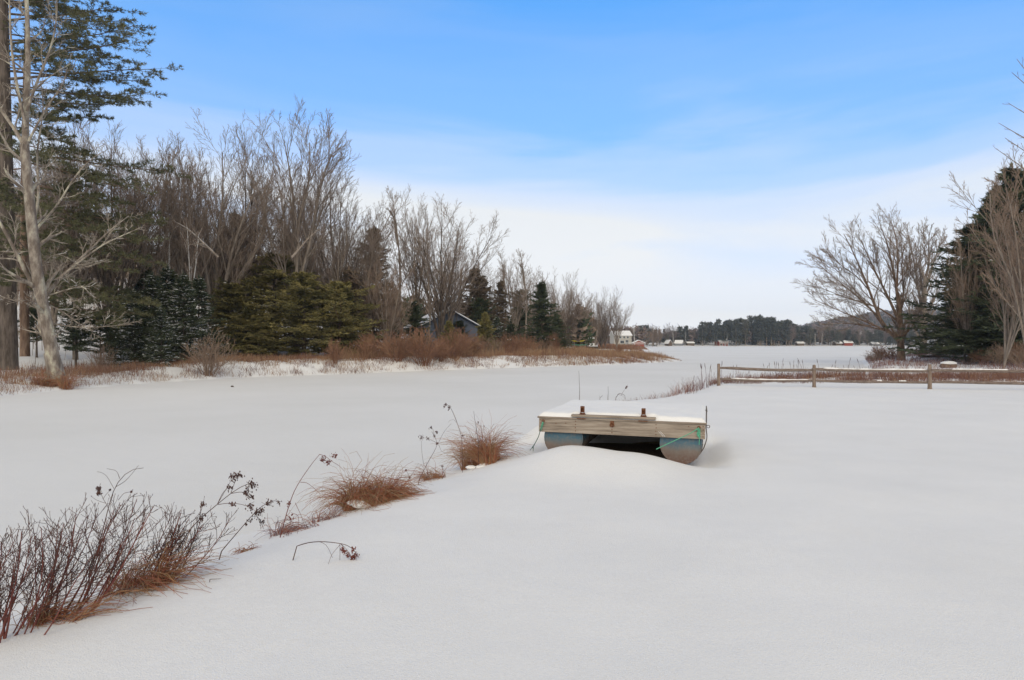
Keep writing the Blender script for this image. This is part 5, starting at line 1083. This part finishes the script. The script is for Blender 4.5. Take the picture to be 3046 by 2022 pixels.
# snow capped stones and log
def stone(px, Y, s, seed, label):
    p = G(px, Y); o = empty('snowy_rock', p, 0, label, 'rock'); m_ = MB(); blob(m_, (0, 0, s[2] * 0.3), s, seed); m_.build('stone', M['bark_red'], o, smooth=True)
    m_ = MB(); blob(m_, (0, 0.02, s[2] * 0.95), (s[0] * 0.93, s[1] * 0.9, s[2] * 0.5), seed + 1); m_.build('snow_top', M['cap'], o, smooth=True)
stone(2822, 53, (0.66, 0.5, 0.34), 3, 'large dark red rock capped with snow behind the fence at the right')
for (px, py) in ((691, 1151), ):
    x, y = pix(px, py, ICE); m_ = MB(); blob(m_, (0, 0, 0.03), (0.08, 0.06, 0.05), 3); o = m_.build('small_stone', M['iron'], smooth=True); o.location = (x, y, ICE); tag(o, 'tiny dark stone lying alone on the frozen channel', 'stone')
log = MB(); log.tube([(-1.6, 0, 0.05), (0, 0.1, 0.16), (1.5, 0, 0.1)], [0.10, 0.14, 0.09], 8); o = log.build('fallen_log', M['bark_dark'], smooth=True); o.location = G(2785, 74); tag(o, 'dark log lying on the snow left of the right hand spruces', 'log')

# ================================================================== HOUSES, BOATS
M['siding_blue'] = mat('siding_blue', (0.115, 0.135, 0.18), (0.15, 0.17, 0.215), 3, stretch=(1, 1, 12), bump=0.4, bscale=4)
M['siding_grey'] = mat('siding_grey', (0.20, 0.205, 0.215), (0.25, 0.255, 0.265), 3, stretch=(1, 1, 10))
M['siding_beige'] = mat('siding_beige', (0.36, 0.33, 0.28), (0.44, 0.41, 0.36), 2, stretch=(1, 1, 8))
M['siding_red'] = mat('siding_red', (0.22, 0.045, 0.03), (0.32, 0.075, 0.05), 2, stretch=(1, 1, 8))
M['siding_white'] = mat('siding_white', (0.62, 0.61, 0.60), (0.72, 0.71, 0.70), 2, stretch=(1, 1, 8))
M['siding_brown'] = mat('siding_brown', (0.10, 0.07, 0.05), (0.16, 0.12, 0.09), 2, stretch=(1, 1, 8))
M['siding_orange'] = mat('siding_orange', (0.55, 0.33, 0.18), (0.62, 0.40, 0.24), 2)
M['trim'] = mat('white_trim', (0.68, 0.68, 0.67), (0.76, 0.76, 0.75), 6)
M['fasc'] = mat('blue_trim', (0.05, 0.06, 0.09), (0.07, 0.08, 0.11), 6)
gl = bpy.data.materials.new('window_glass'); gl.use_nodes = True; gb = gl.node_tree.nodes['Principled BSDF']; gb.inputs['Base Color'].default_value = (0.02, 0.024, 0.03, 1); gb.inputs['Roughness'].default_value = 0.08; M['glass'] = gl
M['yellow'] = mat('yellow_hull', (0.72, 0.55, 0.06), (0.80, 0.63, 0.10), 3, rough=0.35)
M['green'] = mat('green_hull', (0.05, 0.22, 0.16), (0.08, 0.30, 0.22), 3, rough=0.35)
M['white_h'] = mat('white_hull', (0.70, 0.70, 0.68), (0.78, 0.78, 0.76), 3, rough=0.35)
M['black'] = mat('black_plastic', (0.02, 0.02, 0.02), (0.04, 0.04, 0.04), 5)
def house(name, px, Y, rz, w, d, h, rh, wall, label, ridge='x', wins=(), door=None, over=0.4, z=0.0, trim='trim', deck=None, chimney=False):
    o = empty(name, G(px, Y, z), rz, label, 'house'); m_ = MB(); x, y = w / 2, d / 2
    m_.add([(-x, -y, -1), (x, -y, -1), (x, y, -1), (-x, y, -1), (-x, -y, h), (x, -y, h), (x, y, h), (-x, y, h)], [[0, 1, 5, 4], [1, 2, 6, 5], [2, 3, 7, 6], [3, 0, 4, 7]])
    if ridge == 'x': m_.add([(-x, -y, h), (-x, y, h), (-x, 0, h + rh)], [[0, 1, 2]]); m_.add([(x, -y, h), (x, y, h), (x, 0, h + rh)], [[0, 2, 1]])
    else: m_.add([(-x, -y, h), (x, -y, h), (0, -y, h + rh)], [[0, 1, 2]]); m_.add([(-x, y, h), (x, y, h), (0, y, h + rh)], [[0, 2, 1]])
    m_.build('wall', M[wall], o)
    m_ = MB(); sn = MB(); hw = y if ridge == 'x' else x; L_ = (x if ridge == 'x' else y) + over; e = hw + over; k = rh / hw
    for s in (-1, 1):
        A = [(-L_, s * e, h - over * k), (L_, s * e, h - over * k), (L_, 0, h + rh), (-L_, 0, h + rh)]
        if ridge == 'y': A = [(b, a, c) for a, b, c in A]
        B_ = [(a, b, c + 0.14) for a, b, c in A]; C_ = [(a, b, c + 0.145) for a, b, c in A]; D_ = [(a * .985, b * .97, c + 0.30) for a, b, c in A]
        for (p, q, t_) in ((A, B_, m_), (C_, D_, sn)): t_.add(p + q, [[0, 1, 2, 3], [4, 5, 6, 7], [0, 1, 5, 4], [1, 2, 6, 5], [3, 0, 4, 7]])
    r = m_.build('roof', M[trim], o); sn.build('roof_snow', M['cap'], r)
    if chimney: c = MB(); c.box((x * 0.4, 0, h + rh + 0.3), (0.7, 0.7, 1.4)); c.build('chimney', M['siding_brown'], r)
    for (wx, wz, ww, wh) in wins:
        f = MB(); f.box((wx, -y - 0.03, wz), (ww + 0.2, 0.06, wh + 0.2)); f = f.build('window', M['trim'], o)
        g = MB(); g.box((wx - ww / 4, -y - 0.07, wz), (ww / 2 - 0.05, 0.03, wh)); g.box((wx + ww / 4, -y - 0.07, wz), (ww / 2 - 0.05, 0.03, wh)); g.build('pane', M['glass'], f)
    if door: f = MB(); f.box((door, -y - 0.04, 1.05), (1.0, 0.08, 2.1)); f = f.build('door', M['trim' if wall != 'siding_white' else 'siding_brown'], o); g = MB(); g.tube([(door + .38, -y - .12, 1.0), (door + .38, -y - .09, 1.1)], 0.03, 6); g.build('handle', M['iron'], f)
    if deck:
        x0, x1, zd, dp = deck; g = MB(); g.box(((x0 + x1) / 2, -y - dp / 2, zd), (x1 - x0, dp, 0.2)); dk = g.build('deck', M['plank_dk'], o)
        g = MB(); g.box(((x0 + x1) / 2, -y - dp, zd + 1.0), (x1 - x0, 0.08, 0.1)); g.box(((x0 + x1) / 2, -y - dp, zd + 0.25), (x1 - x0, 0.06, 0.08))
        n = int((x1 - x0) / 0.3)
        for i in range(n + 1): g.box((x0 + (x1 - x0) * i / n, -y - dp - 0.06, zd + 0.6), (0.05, 0.05, 0.78))
        g.build('railing', M['trim'], dk)
        for i in range(4): g = MB(); g.box((x0 + 0.1 + (x1 - x0 - 0.2) * i / 3, -y - dp + 0.1, zd / 2 - 0.5), (0.15, 0.15, zd + 0.78)); g.build('deck_post', M['trim'], dk)
    return o
house('gabled_house', 1312, 84, 0.35, 6.6, 9, 2.9, 1.75, 'siding_blue', 'blue grey gabled house with snowy roof half hidden behind bare trunks', ridge='y', trim='fasc')
house('shore_house', 1846, 330, 0.12, 8.5, 8, 5.2, 2.0, 'siding_beige', 'three storey beige shore house with white deck on the second point', wins=((-2.8, 4.2, .9, 1), (-1.2, 4.2, .9, 1), (0.6, 4.2, .9, 1), (2.4, 4.2, .9, 1), (-2.9, 1.9, .9, 1.1), (-0.4, 2.0, 1.8, 1.4), (2.0, 2.0, 1.5, 1.8), (-2.4, -0.1, 1.2, 0.8)), deck=(0.5, 10.5, 0.9, 2.5))
house('house_wing', 1862, 331, 0.12, 3.2, 6, 3.0, 1.4, 'siding_beige', 'low beige wing joined to the right of the shore house', ridge='y', wins=((0, 1.8, 1.0, 1.2),))
house('red_shed', 1898, 345, 0, 5.5, 4, 1.6, 1.2, 'siding_red', 'small red shed among bare trees on the far point', ridge='y')
house('boathouse', 1937, 415, 0, 5.4, 5, 1.4, 0.6, 'siding_grey', 'long low grey boathouse with flat snowy roof, leftmost on the far shore', wins=((-1.5, .8, .8, .6), (0, .8, .8, .6), (1.5, .8, .8, .6)))
house('lake_cabin', 1988, 431, 0.3, 2.6, 5, 1.6, 1.8, 'siding_brown', 'narrow steep roofed cabin on the far shore', ridge='y')
house('lake_cabin', 2020, 432, -0.4, 4.4, 5, 1.5, 1.7, 'siding_grey', 'grey cabin with broad snowy roof on the far shore, right of the steep one')
house('lake_cabin', 2052, 433, 0.05, 4.3, 4, 1.6, 0.6, 'siding_brown', 'low dark cabin with thin snowy roof left of the red house')
house('red_house', 2146, 434, 0.08, 5.8, 6, 2.8, 1.3, 'siding_red', 'bright red two storey house with snowy roof on the far shore', wins=((-2.0, 2.1, .8, .8), (-.7, 2.1, .8, .8), (.7, 2.1, .8, .8), (2.0, 2.1, .8, .8), (-1.2, .6, 1, 1), (1.4, .6, .9, 1)), deck=(-2.8, 2.8, 1.2, 1.2))
house('lake_cabin', 2379, 434, 0, 4.2, 4, 1.5, 0.8, 'siding_brown', 'small dark cabin with white roof at the right part of the far shore')
house('lake_cabin', 2490, 436, 0.2, 4.2, 4, 1.5, 1.2, 'siding_brown', 'low cabin with snowy gable left of the bare maples')
house('lake_cabin', 2520, 437, 0, 5.2, 4, 1.8, 1.2, 'siding_red', 'faded red cabin seen through the twigs of the snag maple')
house('lake_cabin', 2600, 437, 0, 4.2, 4, 1.2, 0.9, 'siding_grey', 'tiny grey cabin seen behind the snag maple limbs')
house('porch_house', 2806, 150, -0.12, 6.4, 6, 3.0, 1.1, 'siding_white', 'white house with long porch between the bare maples and the right spruces', wins=((-2.2, 1.9, .7, .8), (-.9, 1.9, .7, .8), (.5, 1.9, .7, .8)), deck=(-4.8, 3.2, 0.45, 1.6), z=0.3)
house('orange_annex', 2838, 152, -0.12, 2.4, 5, 3.4, 1.0, 'siding_orange', 'pale orange annex at the right end of the white porch house', z=0.3, wins=((0, 2.2, .7, .9),))
def hull(mb, Ln, w, h, mi=0, rocker=0.12, deckh=0.5, n=17, m=12):
    V = []
    for i in range(n):
        t = -1 + 2 * i / (n - 1); s = max(1 - abs(t) ** 2.3, 0.0) ** 0.75 + 0.02
        for j in range(m):
            a = j * 6.283 / m; zz = math.sin(a) * h / 2 * (s if math.sin(a) < 0 else s * deckh + 0.1 * s)
            V.append((t * Ln / 2, math.cos(a) * w / 2 * s, zz + rocker * t * t + h / 2))
    mb.add(V, [[i * m + j, i * m + (j + 1) % m, i * m + m + (j + 1) % m, i * m + m + j] for i in range(n - 1) for j in range(m)])
def kayak(px, Y, z, Ln, col, rz, label, open_=False, roll=0.0, cat='kayak'):
    o = empty('canoe' if open_ else 'kayak', G(px, Y, z), rz, label, cat); o.rotation_euler = (roll, 0, rz)
    m_ = MB(); hull(m_, Ln, 0.85 if open_ else 0.75, 0.42); m_.build('hull', M[col], o, smooth=True)
    m_ = MB(); pts = [(math.cos(a) * (Ln * .36 if open_ else .45), math.sin(a) * 0.26, 0.36 + 0.02) for a in np.linspace(0, 6.283, 20)]; m_.tube(pts, 0.03, 5, caps=False); m_.build('cockpit_rim', M['black'], o)
    m_ = MB(); m_.box((-0.3, 0, 0.40), (0.08, 0.4, 0.16)); m_.build('seat', M['black'], o)
    return o
kr = empty('boat_rack', G(1722, 118), 0.2, 'plain timber rack carrying the stacked kayaks', 'boat rack')
for x in (-1.0, 1.0):
    for y in (-0.5, 0.5): m_ = MB(); m_.box((x, y, 0.7), (0.09, 0.09, 1.7)); m_.build('post', M['plank'], kr)
    for z in (0.12, 0.70, 1.40): m_ = MB(); m_.box((x, 0, z), (0.07, 1.2, 0.07)); m_.build('crossbar', M['plank'], kr)
kayak(1720, 118, 1.45, 2.6, 'yellow', 0.2, 'yellow kayak lying on top of the boat rack')
kayak(1724, 118, 0.76, 2.9, 'green', 0.15, 'green canoe in the middle of the boat rack', True, cat='canoe')
kayak(1722, 117.7, 0.18, 3.0, 'white_h', 0.25, 'white canoe on the lowest bar of the boat rack', True, cat='canoe')
kayak(1735, 113, 0.05, 2.7, 'yellow', -0.15, 'yellow kayak lying on the snow before the boat rack')
kayak(1785, 124, 0.02, 3.6, 'white_h', 0.1, 'upturned white boat lying on the snow right of the rack', True, cat='boat')
kayak(1805, 128, 0.02, 3.8, 'white_h', -0.1, 'farther white boat lying on the snow toward the shore house', True, cat='boat')
# snow covered pontoon boat with canopy, and trailer
pb = empty('pontoon_boat', G(1738, 140), 0.1, 'covered pontoon boat with white canopy parked behind the kayak rack', 'boat')
m_ = MB()
for y in (-0.8, 0.8): m_.tube([(-2.0, y, 0.5), (-1.8, y, 0.3), (1.6, y, 0.3), (2.1, y, 0.55)], [0.08, 0.28, 0.28, 0.06], 10)
m_.build('pontoon', M['siding_grey'], pb, smooth=True)
m_ = MB(); m_.box((0, 0, 0.66), (4.0, 2.2, 0.12)); m_.build('deck', M['siding_grey'], pb)
m_ = MB(); m_.box((0, -1.08, 1.0), (3.8, 0.04, 0.55)); m_.box((0, 1.08, 1.0), (3.8, 0.04, 0.55)); m_.box((-1.9, 0, 1.0), (0.04, 2.1, 0.55)); m_.build('side_fence', M['trim'], pb)
m_ = MB()
for x in (-1.6, 1.6):
    for y in (-1.0, 1.0): m_.tube([(x, y, 1.2), (x, y, 2.2)], 0.03, 6)
m_.build('canopy_frame', M['iron'], pb)
m_ = MB(); m_.box((0, 0, 2.28), (3.8, 2.3, 0.16)); m_.build('canopy', M['trim'], pb, bevel=0.05); m_ = MB(); m_.box((0, 0, 2.42), (3.7, 2.2, 0.11)); m_.build('snow_cover', M['cap'], pb, bevel=0.04)
ut = empty('covered_trailer', G(1760, 124), 0.3, 'small dark utility trailer under a snowy cover right of the rack', 'trailer')
m_ = MB(); m_.box((0, 0, 0.6), (2.0, 1.2, 0.4)); m_.build('box', M['black'], ut, bevel=0.03); m_ = MB(); m_.box((0, 0, 0.86), (1.9, 1.15, 0.12)); m_.build('snow_cover', M['cap'], ut, bevel=0.05)
for y in (-0.66, 0.66): m_ = MB(); m_.tube([(0, y - .08, 0.3), (0, y + .08, 0.3)], 0.3, 14); m_.build('wheel', M['black'], ut)
m_ = MB(); m_.tube([(1.0, 0, 0.45), (2.0, 0, 0.4)], 0.04, 6); m_.build('drawbar', M['iron'], ut)

# ================================================================== FAR SHORE
def far_pine(seed, needle):
    rg = np.random.default_rng(seed); o = empty('far_pine', (0, 0, 0)); tr = MB(); cr = MB(); h = 15.0
    tr.tube([(0, 0, -0.5), (0.1, 0, h * 0.5), (0, 0.1, h * 0.97)], [0.25, 0.16, 0.04], 5)
    n = 34; z = h * (0.22 + 0.78 * rg.random(n) ** 0.85); R_ = 3.0 * np.sin(np.clip((1.03 - z / h) * 1.5, 0.05, 1.57)) * (0.35 + 0.8 * rg.random(n)); a = rg.random(n) * 6.283
    c = np.stack([np.cos(a) * R_ * 0.6, np.sin(a) * R_ * 0.6, z], -1)
    k = 15; p = np.repeat(c, k, 0) + rg.normal(0, 1, (n * k, 3)) * np.array([0.62, 0.62, 0.25]); d = nrm(p * [1, 1, 0] + [0.01, 0, 0.5] + rg.normal(0, 0.3, p.shape)); sprays(cr, rg, p, d, 0.95, 2, 0.5, 0.42)
    tr.build('trunk', M['bark'], o); cr.build('crown', needle, o); return o
fp = [far_pine(400, M['needle_far']), far_pine(401, M['needle_far']), far_pine(402, M['needle_far2'])]
fb = bare_tree('far_bare_tree', 410, vase(410, 12, 5, 3.5, 0.16), [dict(n=8, t0=0.15, t1=0.97, ang=0.6, ratio=0.42, trop=0.08, wob=0.1, K=5, rr=0.55, minr=0.04), dict(n=7, t0=0.15, t1=1.0, ang=0.6, ratio=0.5, trop=0.05, wob=0.12, K=3, minr=0.03), dict(n=4, t0=0.15, t1=1.0, ang=0.6, ratio=0.5, trop=0.05, wob=0.12, K=3, minr=0.022)], M['bark'], M['twig_far'])
fbb = bare_tree('far_birch', 411, vase(411, 12, 2, 1.0, 0.16), [dict(n=12, t0=0.4, t1=0.97, ang=0.5, ratio=0.22, trop=0.1, wob=0.1, K=4, rr=0.55, minr=0.04), dict(n=5, t0=0.15, t1=1.0, ang=0.6, ratio=0.5, trop=0.05, wob=0.12, K=3, minr=0.025)], M['birch'], M['twig_far'])
SK = ([1880, 1930, 1975, 2010, 2060, 2110, 2160, 2200, 2250, 2300, 2350, 2390, 2430, 2480, 2560, 2700, 3000], [972, 974, 986, 978, 970, 962, 955, 950, 944, 950, 960, 975, 980, 982, 985, 980, 975])
fr = random.Random(9)
gl_ = 'dark pine in the wood on the far shore'; gg = 'pines of the far shore wood'
for k in range(235):
    px = fr.uniform(1900, 2760) if k > 34 else fr.uniform(2100, 2420); Y = 431 + 68 * fr.random() ** 1.6
    x = (px - CX) / FPX * Y; tp = np.interp(px, *SK) + fr.choice([-4, 0, 4, 10, 16, 24]) + fr.uniform(-3, 4); hh = max(7.0, top(tp, Y, px)); s = min(hh, 24) / 15
    place(fp[fr.choice([0, 0, 1, 1, 2])], USED, G(px, Y), fr.uniform(0, 6.28), s, gl_, 'pine tree', gg, s * fr.uniform(0.85, 1.2))
for k in range(70):
    px = fr.uniform(1930, 2120) if k < 22 else fr.uniform(2330, 2760); Y = fr.uniform(431, 460); s = fr.uniform(0.7, 1.05)
    place(fb, USED, G(px, Y), fr.uniform(0, 6.28), s, 'grey bare tree on the far shore', 'tree', 'bare trees of the far shore', s * 1.1)
for px, tp in ((1958, 985), (2003, 985), (2040, 985), (2163, 990), (2270, 1000), (2180, 995), (2425, 990), (2445, 990), (2310, 1000), (2380, 1000)):
    s = top(tp, 434.5, px) / 12; place(fbb, USED, G(px, 434.5), px, s, 'pale birch at the water line of the far shore', 'birch', 'birches along the far shore', s * 1.1)
# woods behind that read as one mass
def forest(name, xs, n, Y0, Y1, hmin, hmax, mats, seed, label, size=1.6, per=26):
    rg = np.random.default_rng(seed); b = rg.uniform(xs[0], xs[1], n); Y = rg.uniform(Y0, Y1, n); x = (b - CX) / FPX * Y; z = H(x, Y); h = rg.uniform(hmin, hmax, n); m_ = MB()
    if name == 'distant_forest': h = np.minimum(h, np.maximum(CAMZ + (CY - np.interp(b, *SK) - rg.uniform(8, 26, n)) / FPX * Y - z, 2.5))
    mi = rg.choice(len(mats), n)
    for i in range(len(mats)):
        s = mi == i; k = s.sum(); t = rg.random((k, per)); a = rg.random((k, per)) * 6.283; rr_ = (2.3 * (1.02 - t) + 0.4) * (h[s] / 12)[:, None] * rg.random((k, per))
        p = np.stack([x[s][:, None] + np.cos(a) * rr_, Y[s][:, None] + np.sin(a) * rr_, z[s][:, None] + h[s][:, None] * (0.1 + 0.88 * t)], -1).reshape(-1, 3)
        d = nrm(np.stack([np.cos(a), np.sin(a), 0 * a + 0.6], -1).reshape(-1, 3)); sprays(m_, rg, p, d, size, 2, 0.5, 0.6, i)
    o = m_.build(name, mats); tag(o, label, kind='stuff'); o['category'] = 'forest'; return o
forest('distant_forest', (1850, 2800), 1300, 438, 600, 5, 10.5, [M['needle_far'], M['needle_far'], M['needle_far2'], M['twig_far']], 70, 'dark evergreen forest filling the far shore behind the cabins')
forest('ridge_forest', (2300, 3300), 2600, 760, 1150, 8, 12, [M['twig_far'], M['needle_far'], M['twig_far']], 71, 'purplish wooded ridge beyond the far shore at the right', size=3.2, per=12)
forest('point_forest', (1560, 1925), 420, 352, 425, 7, 11, [M['twig_brown'], M['twig_far'], M['needle_far'], M['twig']], 74, 'brown grey wood behind the beige shore house', size=1.3, per=34)
forest('wood_interior', (-1700, 1760), 1500, 115, 190, 4, 9, [M['twig_brown'], M['needle_dark'], M['twig']], 72, 'brown tangle of distant wood closing the view behind the left bank', size=0.9, per=46)
# undergrowth between the trunks, thin stems
def t8(x, y):
    d = dL(x, y); b = x / y * FPX + CX
    return (d > 15) & (b < 1250) & (b > -300) & (y < 112)
def saps(name, n, box, test, seed, label, mats):
    rg = np.random.default_rng(seed); x, y = fit(n, test, box, rg); m_ = MB(); p = np.stack([x, y, H(x, y) - 0.05], -1)
    h = 2.5 + 5.5 * rg.random(len(x)) ** 2; i_ = rg.integers(0, len(mats), len(x))
    for i in range(len(mats)):
        s = i_ == i; P_ = blades(m_, rg, p[s], h[s], 0.045, 0.12, 0.12, 4, i)
        r = np.full(P_.shape[:2], 0.016); Q, q_ = spawn(rg, P_, r, n=9, t0=0.2, t1=1, ang=0.6, ratio=0.28, trop=0.1, wob=0.12, K=3, minr=0.012)
        tubes(m_, Q, q_, 3, i)
    o = m_.build(name, mats); tag(o, label, kind='stuff'); o['category'] = 'undergrowth'; return o
saps('undergrowth', 3400, (-130, 0, 40, 112), t8, 73, 'thin bare undergrowth filling the wood behind the left bank', [M['twig'], M['twig_brown']])

# ================================================================== THE AIR
def haze_box():
    m = bpy.data.materials.new('haze_air'); m.use_nodes = True; t = m.node_tree; t.nodes.clear(); o_ = N(t, 'ShaderNodeOutputMaterial'); v = N(t, 'ShaderNodeVolumePrincipled')
    v.inputs['Color'].default_value = (0.86, 0.92, 1.0, 1); v.inputs['Density'].default_value = 0.00024; v.inputs['Anisotropy'].default_value = 0.3
    t.links.new(v.outputs[0], o_.inputs['Volume'])
    m_ = MB(); m_.box((0, 530, 31), (2840, 1600, 66)); o = m_.build('haze', m); tag(o, kind='stuff'); o['label'] = 'thin winter haze over the lake'; o['category'] = 'haze'
haze_box()
